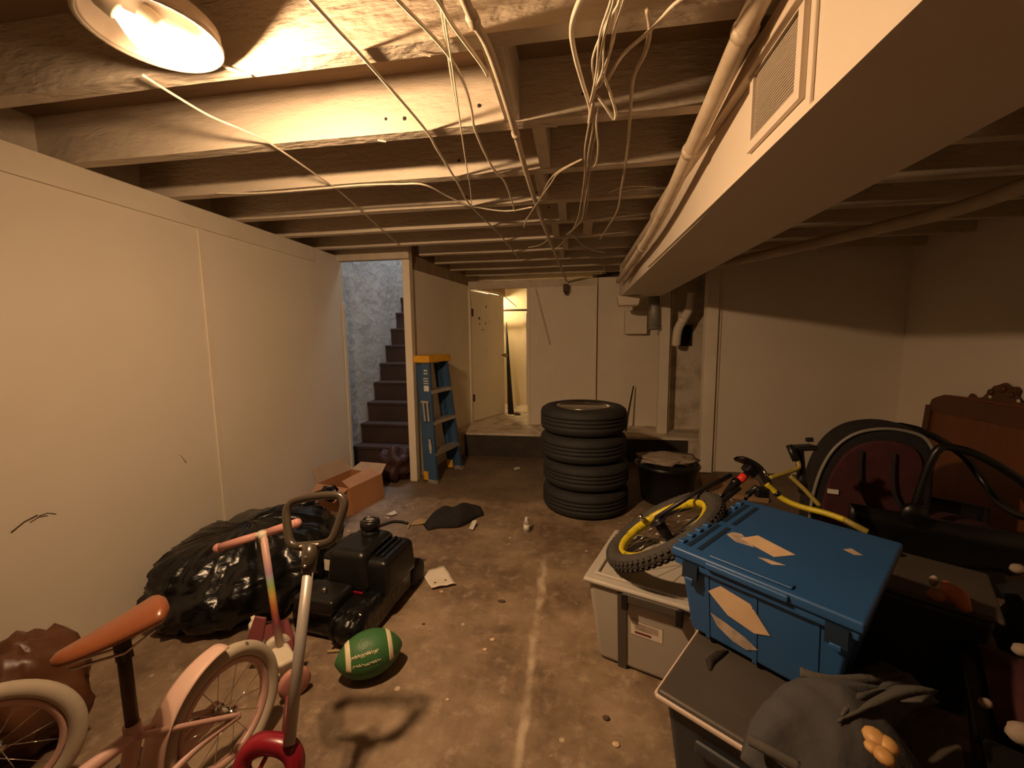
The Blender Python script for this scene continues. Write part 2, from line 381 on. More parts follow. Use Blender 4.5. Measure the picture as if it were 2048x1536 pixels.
# door leaf swung into the back room
hx, hy, dw = -1.245, 4.86, .70; a = math.radians(66)
dm = rotz(a, (hx, hy, .27))
door = MB(dm).box((0, 0, 0), (dw, .035, 1.60)).build('door_1', 'wall_far', None, .003); struct(door, 'beige door standing ajar, scuffed near the top')
MB(dm).lathe([(.012,0),(.012,.03),(.028,.045),(.03,.06),(.018,.075),(0.001,.078)], 14, Matrix.Translation(V((dw-.05,0,.80))) @ Matrix.Rotation(PI/2,4,'X')).build('door_knob', 'knob', door)
for z in (.25, 1.30): MB(dm).box((-.012,-.012,z),(.02,.0,z+.09)).build('hinge', 'iron', door)
for x, z, s_ in ((.30,1.43,.025),(.15,1.28,.028),(.16,1.21,.016),(.28,1.22,.024),(.22,1.14,.02),(.36,1.24,.012)):
    MB(dm).prism([(x+s_*.8*math.cos(q*PI/3+x*9)*(.5+.5*((q*7)%3)/2), z+s_*.7*math.sin(q*PI/3+x*9)) for q in range(6)], -.0008, .0, Matrix.Rotation(PI/2,4,'X') @ Matrix.Scale(-1,4,V((0,0,1)))).build('scuff', 'debris', door)

# ------------------------------------------------------------------ stairs
st = struct(bpy.data.objects.new('stairs', None), 'dark brown wooden stairs rising away from the room'); C.objects.link(st); st.location = (-1.85, 3.80, 0)
RISE, RUN = .205, .165
for i in range(11):
    y0 = 3.82 + i*RUN; z = (i+1)*RISE
    MB().box((-2.27, y0-.02, z-.032), (-1.46, y0+RUN+.01, z)).build('tread', 'stair_wood', st, .006)
    MB().box((-2.27, y0, z-RISE), (-1.46, y0+.015, z-.033)).build('stair_riser', 'stair_wood', st)

# ------------------------------------------------------------------ ceiling: subfloor, joists, blocking
ce = MB().box((-2.27, YN, ZT), (XR, 3.40, ZT+.03)).box((-1.36, 3.40, ZT), (XR, 6.4, ZT+.03)).build('ceiling', 'subfloor'); struct(ce, 'dark subfloor boards between the exposed joists')
J0, SP = 1.095, .409                      # far edge of the nearest joist in view, spacing
far = [J0 + SP*i for i in range(-7, 13)]
jl = {}
def joist(x0, x1, y1):
    key = (x0, x1)
    if key not in jl:
        mb = MB(); n = 26; L_ = x1-x0
        def sec(t):
            wv = noise.noise(V((t*9, x0, 3)))*.004; w2 = noise.noise(V((t*13, x0, 9)))*.003
            return [(x0+L_*t, -.052+w2, ZJ+wv), (x0+L_*t, 0+w2*.6, ZJ+wv*.6), (x0+L_*t, 0, ZT), (x0+L_*t, -.052, ZT)]
        vs_ = []; fs = []
        for i in range(n+1): vs_ += sec(i/n)
        for i in range(n):
            for k in range(4): fs.append((i*4+k, (i+1)*4+k, (i+1)*4+(k+1)%4, i*4+(k+1)%4))
        fs += [(0,1,2,3), (n*4+3,n*4+2,n*4+1,n*4)]
        mb.add(vs_, fs); o_ = mb.build('joist', 'wood', ce); jl[key] = o_; o_.location = (0, y1, 0); return o_
    o_ = jl[key].copy(); C.objects.link(o_); o_.location = (0, y1, 0); return o_
for y in far:
    joist(-2.2 if y < 3.4 else -1.36, XR if y < 4.05 else 1.4, y)
bl = None
for i, (x, w_) in enumerate([(-.24,.05),(-.155,.045),(-.19,.045),(-.10,.045),(-.16,.045),(-.1,.04),(-.14,.04)]):
    y = J0 + SP*i
    MB().box((x, y+.002, ZJ+.004), (x+w_, y+SP-.056, ZT-.002)).build('blocking', 'wood_end', ce)
MB().box((.05, J0+SP*4+.002, ZJ+.01), (.11, J0+SP*5-.056, ZT)).build('blocking', 'wood_end', ce)
for x, y in ((-.67,1),(-.60,1),(-.33,1),(-.255,2),(.02,1),(-.21,3),(-.17,4),(-.15,5),(-.1,6),(-.52,2),(-.6,3)):
    yy = J0 + SP*y - .0526; rr = random.uniform(.004,.009)
    MB().lathe([(rr,0),(rr*.9,.002)], 8, frame((0,-1,0), None, (x, yy, ZJ+random.uniform(.04,.1)))).build('nail_hole', 'grille_dark', ce)
for x, i, lg in ((-.12,1,.055),(-.72,1,.03),(-.86,2,.04),(-.55,2,.02),(-.4,0,.03)):
    y = J0+SP*i-.02
    MB().bar((x,y,ZJ-.004),(x+lg,y+.006,ZJ-.009),.004,.006).build('splinter', 'wood_end', ce)

for i, (a, b, r_) in enumerate([((22,1065),(75,1030),.0025),((78,1032),(112,1028),.0015),((60,1045),(95,1031),.0015),((352,905),(372,925),.003)]):
    MB().tube([atX(*a, XL+.001), atX((a[0]+b[0])/2, (a[1]+b[1])/2-4, XL+.001), atX(*b, XL+.001)], r_, 5).build('scuff', 'debris' if i < 3 else 'trim', wl)

# ------------------------------------------------------------------ ceiling lamp (the room's only lit lamp)
fc = V((-.955, .872, 0))
lt = thing('ceiling_light', 'round metal ceiling light with two bare glowing bulbs', 'lamp', (fc.x, fc.y, 2.0))
fm = Matrix.Translation(V((fc.x, fc.y, .045)))
MB(fm).lathe([(.075,2.03),(.08,2.0),(.118,1.995),(.128,1.985),(.130,1.958),(.124,1.950),(.118,1.956),(.112,1.985),(.03,1.99),(.001,1.99)], 40).build('pan', 'fixture', lt)
MB(fm).tube([(.128*math.cos(q*PI/20), .128*math.sin(q*PI/20), 1.953) for q in range(40)], .006, 6, True).build('rim', 'fixture', lt)
def bulb(name, base, tip, mat):
    ax = V(tip)-V(base); L_ = ax.length; m_ = frame(ax, None, base); k = L_/.105
    sk = MB().lathe([(.017,-.035),(.019,-.03),(.019,.0),(.016,.002)], 14, m_).build('socket', 'socket', lt)
    hs = MB().lathe([(.013*k,0),(.016*k,.010*k),(.024*k,.027*k),(.030*k,.045*k),(.032*k,.060*k),(.0310*k,.074*k),(.0285*k,.084*k),(.0265*k,.0888*k),(.001,.0888*k)], 16, m_).build('bulb_housing', 'bulb_glow', lt)
    MB().lathe([(.0265*k,.089*k),(.020*k,.0965*k),(.011*k,.101*k),(.001,.1025*k)], 16, m_).build(name, mat, lt)
q_ = atz(232, 22, 2.005); bulb('lit_bulb', q_, q_+V((.055,.062,-.058)), 'bulb_lit')
q_ = atz(318, 52, 2.005); bulb('lit_bulb', q_, q_+V((.056,.058,-.060)), 'bulb_lit')

# ------------------------------------------------------------------ air duct with grille
XD, ZD = .44, 1.72
du = thing('air_duct', 'long cream boxed air duct hanging below the joists', 'duct', (XD+.2, 2.0, ZD))
mb = MB(); sx = [-.9, .899, 2.4, 4.0, 4.25]
sec = [(XD,ZD+.0),(XD,ZD-.002),(XD,ZD-.012),(XD-.005,ZD-.03),(XD-.005,ZD-.03)]
for i in range(4):
    a0, a1 = sec[i], sec[i+1]
    mb.add([(a0[0],sx[i],a0[1]),(XD+.40,sx[i],a0[1]+.01),(XD+.40,sx[i],2.0),(a0[0],sx[i],2.0),(a1[0],sx[i+1],a1[1]),(XD+.40,sx[i+1],a1[1]+.01),(XD+.40,sx[i+1],2.0),(a1[0],sx[i+1],2.0)],
           [(0,1,5,4),(1,2,6,5),(2,3,7,6),(3,0,4,7)] + ([(0,3,2,1)] if i == 0 else []) + ([(4,5,6,7)] if i == 3 else []))
mb.build('duct_body', 'duct', du)
MB().box((XD-.008, .893, ZD), (XD, .908, 1.99)).build('seam_lip', 'duct', du, .003)
MB().box((XD-.012, -.6, ZD-.004), (XD+.0, 2.6, ZD+.006)).build('bottom_flange', 'duct', du)
MB().box((XD-.028, -.9, 1.938), (XD-.001, 2.45, 1.985)).build('edge_board', 'duct_board', du, .003)
MB().box((XD-.024, 2.2, 1.925), (XD-.001, 3.9, 1.95)).build('edge_board', 'duct_board', du)
g = MB().box((XD-.003,.946,1.782),(XD-.001,1.15,1.934)).build('grille', 'grille_dark', du)
for lo, hi in (((XD-.012,.925,1.76),(XD-.001,1.17,1.782)),((XD-.012,.925,1.934),(XD-.001,1.17,1.937)),((XD-.012,.925,1.782),(XD-.001,.946,1.934)),((XD-.012,1.15,1.782),(XD-.001,1.17,1.934))):
    MB().box(lo, hi).build('grille_frame', 'duct', g)
s0 = MB().add([(XD-.0052,.946,1.786),(XD-.0052,1.15,1.786),(XD-.0032,1.15,1.785),(XD-.0032,.946,1.785),(XD-.0052,.946,1.7873),(XD-.0052,1.15,1.7873),(XD-.0032,1.15,1.7862),(XD-.0032,.946,1.7862)],
              [(0,3,2,1),(4,5,6,7),(0,1,5,4),(1,2,6,5),(2,3,7,6),(3,0,4,7)]).build('slat', 'duct_board', g)
for i in range(1, 22): copy_to(s0, (0, 0, i*.0068), g)

# ------------------------------------------------------------------ pipes and conduit under the ceiling
def pipe(name, pts, r, mat, label, cat='pipe', n=10, group=None, sp=6, bands=()):
    P = spline(pts, sp); t = tag(MB().tube(P, r, n).build(name, mat, at=P[0]), label, cat, group)
    for k in bands:
        i = int(k*(len(P)-1)); d = (P[min(i+1,len(P)-1)]-P[max(i-1,0)]).normalized()
        MB().tube([P[i]-d*.012, P[i]+d*.012], r+.004, n).build('coupling', mat, t)
    return t
pipe('water_pipe', [atX(1560,-90,.365),atX(1490,60,.365),atX(1400,260,.37),atX(1300,470,.375),atX(1237,562,.38)], .024, 'pipe', 'thick painted water pipe running beside the cream duct', bands=(.28,.55,.8))
pipe('thin_pipe', [atX(1335,420,.395),atX(1290,495,.395),atX(1250,562,.395)], .011, 'pipe', 'thinner pipe between the water pipe and the duct edge')
pipe('conduit', [(-.25,.3,2.014),atz(930,0,2.014),atz(1000,160,2.014),atz(1080,430,2.014),atY(1133,562,4.7)], .011, 'cable_dark', 'long straight conduit crossing under the joists', 'conduit', bands=(.3,.62))
pipe('lagged_pipe', [(1.45,.3,1.90),atz(2048,372,1.90),atz(1750,458,1.90),atz(1500,516,1.90),(1.02,4.0,1.9)], .035, 'pipe', 'wrapped pipe in the dark right of the duct')
tag(MB().box(V((-.135,4.68,1.81)), V((-.075,4.76,1.90))).box((-.12,4.69,1.78),(-.09,4.74,1.81)).build('conduit_bracket', 'iron', bevel=.008, at=(-.1,4.72,1.85)), 'rusty dark bracket holding the far end of the conduit', 'bracket')

# ------------------------------------------------------------------ cables
def cable(px, z, r, label, mat='cable', group=None, jit=0):
    P = []
    for i, p in enumerate(px):
        zz = z if len(p) == 2 else p[2]
        q = atz(p[0], p[1], zz)
        if jit: q = q + V((random.uniform(-jit,jit), random.uniform(-jit,jit), random.uniform(-jit,jit)*.5))
        P.append(q)
    return pipe('cable', P, r, mat, label, 'cable', 6, group)
Zc = 2.022
cable([(560,-60),(620,0),(675,60),(735,125),(850,258),(875,300),(915,365),(943,413),(1000,470),(1040,520)], Zc, .0045, 'pale cable running diagonally from the top edge to the cable crossing')
cable([(760,-40),(795,0),(885,95),(925,160),(942,215),(952,265),(985,335),(1012,368),(1030,425)], Zc, .0045, 'pale cable curving left of the conduit through the joist bays')
for k, dx in enumerate((0, 5)):
    cable([(876+dx,-20),(893+dx,90),(905+dx,170),(922,257),(932,325),(941,380),(943,412)], Zc-.004*k, .0025, ('left' if k == 0 else 'right')+' one of the thin twin bell wires stapled under the joists', group='thin twin bell wires')
cable([(830,-50),(875,0),(905,50),(960,125),(975,150)], Zc-.004, .005, 'short cable joining the conduit near the nearest joist')
cable([(425,122,2.015),(460,137,2.02),(503,152,2.025)], Zc, .004, 'short pale cable leaving the ceiling light to the right')
cable([(285,150,2.01),(345,188,2.02),(420,232),(490,262),(545,290),(650,362),(690,392),(770,465),(800,490)], Zc, .004, 'cable running from the ceiling light towards the stairs')
cable([(430,386),(520,386),(640,377),(720,370),(800,368),(850,370),(900,395),(943,412),(1010,422),(1065,414)], Zc-.003, .0045, 'cable swinging sideways across the third and fourth bays')
cable([(1185,-40,1.97),(1160,0,1.98),(1143,55,1.985),(1150,110,1.99),(1165,165,2.0),(1180,215,2.01),(1178,245,2.02)], Zc, .006, 'thick pale cable bowing down left of the wire bundle')
ends = [(1222,0),(1228,0),(1240,0),(1248,0),(1236,0),(1226,0),(1245,0)]
mids = [(1200,70),(1206,85),(1210,60),(1226,70),(1222,90),(1215,40),(1232,55)]
low = [(1193,140),(1196,150),(1205,140),(1212,135),(1204,165),(1185,118),(1222,100)]
for i in range(7):
    zz = 1.955 + .006*i
    cable([(ends[i][0]+8,-60,zz-.01), (*ends[i],zz), (*mids[i],zz+.01), (*low[i],zz+.02), (1186+i*.8,180,zz+.02), (1180+i*.6,205,2.0)], zz, .0028, 'thin wire of the gathered bundle hanging below the joists', group='wires gathered in the hanging bundle')
cable([(1194,190,1.99),(1212,215,1.97),(1228,238,1.955),(1231,222,1.96),(1220,185,1.975),(1206,150,1.985)], 1.98, .0042, 'bent cable end hooking out of the wire bundle')
for i in range(4):
    cable([(1182+i*2,205,2.0),(1180+i*5,255,2.005),(1172+i*7,300,2.01),(1170+i*3,350),(1165+i*3,400),(1155+i*4,440),(1140-i*3,470)], 2.012, .004, ('leftmost','second','third','rightmost')[i]+' slack cable trailing down from the wire bundle', 'cable_dark', 'slack cables trailing from the bundle', jit=.006)
cable([(1195,215,2.0),(1193,250,2.0),(1196,300,1.995),(1190,330,2.005),(1172,338,2.015)], 2.0, .003, 'thin loop of wire right of the trailing cables')
for i in range(2):
    cable([(1165,318),(1120,340+i*4),(1098+i*4,362+i*6),(1078,400),(1062,425),(1052,440),(1048,455)], 2.015-.006*i, .0035, ('upper','lower')[i]+' of the two cables branching left over the conduit', 'cable_dark', 'cables branching left over the conduit', jit=.003)
cable([(1460,-60),(1360,0),(1320,40),(1290,70),(1255,100),(1235,125),(1215,160)], 2.01, .0045, 'cable slanting down from the right to the wire bundle')
cable([(1295,20),(1300,60),(1290,105),(1268,150),(1262,200),(1258,260),(1252,320),(1243,375),(1235,420),(1215,455),(1200,478)], 2.016, .006, 'thick dull cable snaking down between the bundle and the water pipe', 'cable_dark')
cable([(1215,388),(1240,376),(1270,372),(1312,374)], Zc, .0035, 'short pale cable ending at the water pipe')
cable([(1110,500),(1125,485),(1142,470),(1165,490),(1185,500),(1210,505)], Zc, .004, 'kinked cable end near the far end of the conduit')
cable([(1056,495),(1080,490),(1095,480)], Zc, .003, 'stub of cable left of the conduit')
cable([(1205,530),(1215,555),(1225,575)], Zc, .005, 'cable dropping at the far end of the water pipe', 'cable_dark')

# ------------------------------------------------------------------ things at the back wall
t = thing('stick_on_wall', 'thin wooden stick leaning askew on the panel wall', 'stick', atY(1099,688,4.77))
MB().bar(atY(1071,578,4.785), atY(1099,688,4.775), .016, .012).build('rod', 'cable_dark', t)
o = MB().box((-.50,4.793,1.235),(-.425,4.80,1.345)).build('light_switch', 'wall', bevel=.004, at=(-.46,4.797,1.29)); tag(o, 'small painted switch plate beside the lit doorway', 'switch')
MB().box((-.47,4.785,1.275),(-.458,4.793,1.305)).build('toggle', 'trim', o)
bp_ = MB().lathe([(.001,0),(.045,0),(.030,.5),(.012,1.36),(.001,1.37)], 10, frame(atY(1012,640,5.9)-atY(1022,828,5.45), None, atY(1022,830,5.45))).build('black_pole', 'black_plastic', at=atY(1022,830,5.45))
tag(bp_, 'tall tapering black pole leaning inside the lit back room', 'pole')
bp_.data.transform(Matrix.Identity(4))
pl = spline([atY(1014,725,5.5), atY(1018,770,5.4), atY(1022,825,5.3)], 5)
tag(MB().tube(pl, [.006+.02*i/(len(pl)-1) for i in range(len(pl))], 8).build('black_umbrella', 'black_cloth', at=pl[-1]), 'short folded black rod beside the tall pole in the back room', 'umbrella')
tag(MB().ball(atz(1034,828,.275), (.05,.035,.022), 10, 6, fn=lambda d: 1+.4*noise.noise(d*3)).build('debris_heap', 'debris', at=atz(1034,828,.26)), 'small heap of dark debris on the back room floor', 'debris')
pipe('backroom_pipe', [(-1.25,6.1,1.72),(-.6,6.1,1.715),(.28,6.1,1.70)], .016, 'iron', 'dark pipe across the top of the lit back room')
pipe('backroom_cable', [atY(985,583,4.95),atY(1005,590,5.1),atY(1020,602,5.4),atY(1033,613,5.9)], .006, 'cable', 'pale cable entering the back room above the door', 'cable', 6)
b2 = thing('bare_bulb', 'bare glowing bulb on the back room ceiling', 'lamp', (-1.16, 5.95, 1.93))
MB().lathe([(.02,2.03),(.02,1.985),(.014,1.98)], 12, Matrix.Translation(V((-1.16,5.95,0)))).build('socket', 'socket', b2)
MB().lathe([(.012,1.985),(.016,1.965),(.028,1.93),(.030,1.905),(.02,1.885),(.001,1.88)], 14, Matrix.Translation(V((-1.16,5.95,0)))).build('bulb', 'bulb_back', b2)
# boxes and pipes hanging at the far end of the duct
o = MB().box(atY(1250,668,4.70), atY(1291,622,4.838)).build('junction_box', 'wall_far', bevel=.006, at=atY(1270,668,4.7)); tag(o, 'painted square box below the far end of the duct', 'box')
p0, p1 = atY(1308,660,4.45), atY(1308,585,4.45)
t = tag(MB().tube([p0, p1], .058, 16).build('flue_stub', 'grey_metal', at=p0), 'grey round duct stub beside the left stud', 'duct'); MB().tube([p0+V((0,0,.01)), p0+V((0,0,.03))], .062, 16).build('collar', 'grey_metal', t)
t = thing('duct_boot', 'crumpled sheet metal boot under the end of the duct', 'duct', (.55,4.14,1.60))
MB().taper((atY(1244,0,4.15).x,4.04,1.60),(atY(1294,0,4.15).x,4.24,1.692), .02).build('metal_boot', 'duct', t, .01)
pipe('drain_elbow', [atY(1384,585,4.45),atY(1380,615,4.45),atY(1366,640,4.45),atY(1356,660,4.45),atY(1352,690,4.5)], .045, 'wall_far', 'painted drain pipe elbow between the two studs', bands=(.5,))
o = MB().box(atY(1357,692,4.72), atY(1384,650,4.738)).build('wall_opening', 'grille_dark', at=atY(1370,690,4.73)); tag(o, 'dark hole in the stained plaster behind the drain elbow', 'opening')
t = thing('iron_bar', 'black iron bar leaning on the wall behind the tyres', 'bar', atY(1250,880,4.55))
MB().tube([atY(1247,895,4.5), atY(1256,830,4.6), atY(1267,772,4.75)], [.012,.011,.007], 6).build('bar', 'iron', t)

# ------------------------------------------------------------------ tyres
TX, TY = .085, 3.10
prof = [(.205,.012),(.25,.0),(.292,.010),(.316,.028),(.325,.052),(.325,.066),(.317,.068),(.317,.076),(.325,.078),(.325,.095),(.317,.097),(.317,.105),(.325,.107),(.325,.121),(.317,.123),(.317,.131),(.325,.133),(.325,.147),(.316,.170),(.292,.188),(.25,.197),(.205,.186),(.196,.15),(.196,.05)]
rimp = [(.196,.178),(.206,.190),(.200,.192),(.188,.180),(.182,.150),(.12,.118),(.05,.112),(.001,.112)]
tl = ['bottom tyre of the black stack on the floor', 'second tyre from the bottom of the black stack', 'third tyre from the bottom of the black stack', 'top tyre of the black stack with a silver alloy wheel']
tyre = rim = None
for i in range(4):
    loc = (TX - .010*i + (.012 if i % 2 else 0), TY + .004*i, .198*i)
    t = thing('tyre', tl[i], 'tyre', loc, 'car tyres in the stack')
    if i == 0:
        tyre = MB(Matrix.Translation(V(loc))).lathe(prof, 48, close=True).build('rubber', 'rubber', t)
        rim = MB(Matrix.Translation(V(loc))).lathe(rimp, 36).build('wheel_rim', 'rim_metal', t)
        base_sp = MB(Matrix.Translation(V(loc)))
        for k in range(5):
            m_ = Matrix.Rotation(2*PI*k/5, 4, 'Z')
            base_sp.add([(.03,-.022,.128),(.185,-.035,.150),(.185,.035,.150),(.03,.022,.128),(.03,-.022,.15),(.185,-.03,.176),(.185,.03,.176),(.03,.022,.15)], [(0,3,2,1),(4,5,6,7),(0,1,5,4),(1,2,6,5),(2,3,7,6),(3,0,4,7)], False, m_)
        spk = base_sp.build('wheel_spokes', 'rim_metal', t)
        hub = MB(Matrix.Translation(V(loc))).lathe([(.045,.12),(.045,.152),(.035,.16),(.001,.162)], 16).build('hub_cap', 'rim_metal', t)
    else:
        for src in (tyre, rim, spk, hub):
            c = src.copy(); C.objects.link(c); c.parent = t; c.location = (0,0,0); c.rotation_euler = (0,0,.7*i)

# ------------------------------------------------------------------ black bin with a flattened bag, right of the tyres
bc = V((.735, 3.30, 0))
t = thing('black_bin', 'round black plastic bin right of the tyre stack', 'bin', bc)
MB(Matrix.Translation(bc)).lathe([(.19,0),(.195,.02),(.225,.27),(.24,.275),(.242,.30),(.235,.305),(.215,.30),(.21,.26),(.001,.24)], 32).build('tub', 'black_plastic', t)
MB(Matrix.Translation(bc)).tube([(.243*math.cos(q*PI/18), .243*math.sin(q*PI/18), .290) for q in range(36)], .006, 6, True).build('rim', 'black_plastic', t)
def crumple(c, rx, ry, rz, amp, seed, fr=3, nu=28, nv=16, flat=None):
    def fn(d): return 1 + amp*noise.noise(V((d.x*fr+seed, d.y*fr, d.z*fr))) + amp*.5*abs(noise.noise(V((d.x*fr*2.3, d.y*fr*2.3+seed, d.z*fr*2.3))))
    mb_ = MB().ball(c, (rx,ry,rz), nu, nv, fn=fn)
    if flat is not None:
        for p in mb_.v:
            if p.z < flat: p.z = flat + (p.z-flat)*.02
    return mb_
o = crumple((bc.x-.005, bc.y, .333), .21, .16, .03, .5, 2.2, 2.6).build('paper_bag', 'bag_brown', at=(bc.x,bc.y,.31)); tag(o, 'flattened grey brown bag lying on the black bin', 'bag')
pipe('white_cord', [atz(1366,962,.10),atz(1390,978,.06),atz(1420,988,.03),atz(1450,992,.01),atz(1465,1002,.006)], .005, 'cable', 'pale cord trailing from the black bin to the floor', 'cord', 6)
o = MB().prism([(1.06,3.42),(1.5,3.30),(1.6,3.75),(1.15,3.85)], 0, .035).build('scrap_board', 'cardboard_in', at=(1.3,3.6,0)); tag(o, 'pale scrap board on the floor under the right wall', 'board')

# ------------------------------------------------------------------ stepladder
F0 = V((-1.215, 3.37, 0)); sdir = V((.25,.97,0)).normalized(); ddir = V((-.97,.25,0)).normalized()
HL = 1.10
def Lp(s_, d_, h): return F0 + sdir*s_ + ddir*(d_ + .085*h/HL) + V((0,0,h))
ld = thing('stepladder', 'folded blue fibreglass stepladder with a yellow top cap leaning on the partition', 'ladder', F0)
def rail(sa, sb, d0, dw, h0, h1, nm, mat='blue_rail'):
    sign = 1 if sa < .2 else -1
    P = []
    for (s_, h) in ((sa,h0),(sb,h1)):
        P += [Lp(s_, d0, h), Lp(s_, d0+dw, h), Lp(s_+sign*.03, d0+dw, h), Lp(s_+sign*.03, d0+dw-.006, h), Lp(s_+sign*.006, d0+dw-.006, h), Lp(s_+sign*.006, d0+.006, h), Lp(s_+sign*.03, d0+.006, h), Lp(s_+sign*.03, d0, h)]
    fs = [(i,(i+1)%8,(i+1)%8+8,i+8) for i in range(8)] + [(0,1,4,5),(1,2,3,4),(5,6,7,0),(8,9,12,13),(9,10,11,12),(13,14,15,8)]
    return MB().add(P, fs).build(nm, mat, ld)
nr = rail(0, .055, 0, .088, .02, HL, 'front_rail'); rail(.46, .37, 0, .088, .02, HL, 'front_rail')
rail(.02, .06, .095, .05, .06, HL-.03, 'rear_rail'); rail(.44, .365, .095, .05, .06, HL-.03, 'rear_rail')
for h in (.28, .56, .84):
    k = h/HL; sa = .006+.055*k; sb = .454-.09*k
    mb = MB(); P = [Lp(sa,-.002,h), Lp(sb,-.002,h), Lp(sb,.086,h), Lp(sa,.086,h), Lp(sa,-.002,h-.03), Lp(sb,-.002,h-.03), Lp(sb,.086,h-.004), Lp(sa,.086,h-.004)]
    mb.add(P, [(0,1,2,3),(7,6,5,4),(0,4,5,1),(1,5,6,2),(2,6,7,3),(3,7,4,0)]).build('step', 'aluminium', ld)
    mb = MB(); mb.bar(Lp(sa+.05,.11,h-.05), Lp(sb-.05,.11,h-.05), .012, .02).build('rear_brace', 'aluminium', ld)
def capbox(s0_, s1_, d0, d1, h0, h1): 
    return [Lp(s0_,d0,h0),Lp(s1_,d0,h0),Lp(s1_,d1,h0),Lp(s0_,d1,h0),Lp(s0_,d0,h1),Lp(s1_,d0,h1),Lp(s1_,d1,h1),Lp(s0_,d1,h1)]
BF = [(0,3,2,1),(4,5,6,7),(0,1,5,4),(1,2,6,5),(2,3,7,6),(3,0,4,7)]
MB().add(capbox(.03,.40,-.02,.16,HL-.01,HL+.055), BF).build('top_cap', 'yellow_cap', ld, .008)
for q in (0, 1):
    MB().add(capbox(-.004,.0,.012+.04*q,.030+.04*q,HL-.53,HL-.36), BF).build('spreader', 'aluminium', ld)
MB().add(capbox(-.005,.0,.005,.085,HL-.365,HL-.345), BF).build('spreader_bracket', 'aluminium', ld)
for sa, d0 in ((0,0),(.445,0)): MB().add(capbox(sa-.008,sa+.03,d0-.005,d0+.095,0,.035), BF).build('foot', 'aluminium', ld, .004)
for sa in (.02,.41): MB().add(capbox(sa-.005,sa+.04,.09,.15,.02,.10), BF).build('rear_foot', 'yellow_cap', ld, .004)
def rail_mat(h, d, off=-.0015):           # frame on the near rail's face: local x along the rail's width, y up
    s_ = .055*h/HL; return frame(-sdir, ddir*-1, Lp(s_+off, d, h))
lab = MB()
def face_patch(d0, d1, h0, h1, nm, mat):
    s0_, s1_ = .055*h0/HL-.002, .055*h1/HL-.002
    return MB().add([Lp(s0_,d0,h0),Lp(s0_,d1,h0),Lp(s1_,d1,h1),Lp(s1_,d0,h1)], [(0,1,2,3)]).build(nm, mat, ld)
face_patch(.018,.07,.835,.885,'label','label_white')
for k in range(3): face_patch(.018,.07,.90+.022*k,.908+.022*k,'label_stripe','label_white')
for k in range(3): face_patch(.022+.014*k,.032+.014*k,.985,1.0,'label_mark','label_white')
for k in range(2): face_patch(.024+.02*k,.038+.02*k,1.012,1.028,'label_mark','label_white')
lm = frame(-sdir, (Lp(0,0,1)-Lp(0,0,0)), Lp(.017-.003, .046, .34))
MB().prism([(.085*math.cos(q*PI/14), .019*math.sin(q*PI/14)*abs(math.sin(q*PI/14))**.3) for q in range(28)], 0, .0006, lm).build('logo_border', 'black_plastic', ld)
MB().prism([(.072*math.cos(q*PI/14), .014*math.sin(q*PI/14)*abs(math.sin(q*PI/14))**.3) for q in range(28)], .0006, .001, lm).build('logo_plate', 'label_white', ld)
MB().text('WERNER', .024, lm @ Matrix.Translation(V((0,0,.0012)))).build('logo_letters', 'black_plastic', ld)

# ------------------------------------------------------------------ cardboard box and maroon bag by the stairs
b0 = atz(706,1030,0); e1 = V((.22,.975,0)).normalized(); e2 = V((-.975,.22,0)).normalized()
bx = thing('cardboard_box', 'open brown cardboard box by the stairs with its flaps up', 'box', b0)
W1, W2, HB = .36, .34, .20
def Bp(u, v, h): return b0 + e1*u + e2*v + V((0,0,h))
def wallp(a, b, c, d, nm, mat='cardboard'): return MB().add([a,b,c,d], [(0,1,2,3)]).build(nm, mat, bx, solid=.005)
wallp(Bp(0,0,0),Bp(W1,0,0),Bp(W1,.02,HB),Bp(0,.02,HB),'side_panel'); wallp(Bp(0,0,0),Bp(0,W2,0),Bp(.0,W2,HB),Bp(0,.02,HB),'end_panel')
wallp(Bp(0,W2,0),Bp(W1,W2,0),Bp(W1,W2,HB),Bp(0,W2,HB),'side_panel'); wallp(Bp(W1,0,0),Bp(W1,W2,0),Bp(W1,W2,HB),Bp(W1,.02,HB),'end_panel')
wallp(Bp(0,0,.004),Bp(W1,0,.004),Bp(W1,W2,.004),Bp(0,W2,.004),'bottom_panel','cardboard_in')
wallp(Bp(W1,.02,HB),Bp(W1,W2,HB),Bp(W1+.10,W2-.02,HB+.04),Bp(W1+.10,.05,HB+.05),'flap','cardboard_in')
wallp(Bp(0,.02,HB),Bp(W1,.02,HB),Bp(W1-.03,.12,HB+.05),Bp(.03,.12,HB+.035),'flap','cardboard')
wallp(Bp(0,W2,HB),Bp(W1,W2,HB),Bp(W1-.02,W2+.06,HB+.11),Bp(.02,W2+.06,HB+.10),'flap','cardboard_in')
wallp(Bp(0,.03,HB),Bp(0,W2,HB),Bp(-.11,W2-.04,HB-.06),Bp(-.11,.06,HB-.07),'flap','cardboard')
MB().prism([(.012*math.cos(q*PI/6)*2.2, .012*math.sin(q*PI/6)) for q in range(12)], 0, .002, frame(-e1, e2, Bp(-.004,.17,.12))).build('hand_hole', 'grille_dark', bx)
o = crumple((-1.66,3.45,.13), .15, .13, .15, .45, 5.0, 2.4, flat=0).build('maroon_bag', 'maroon_dark', at=(-1.66,3.45,0)); tag(o, 'slumped dark maroon bag at the foot of the stairs', 'bag')

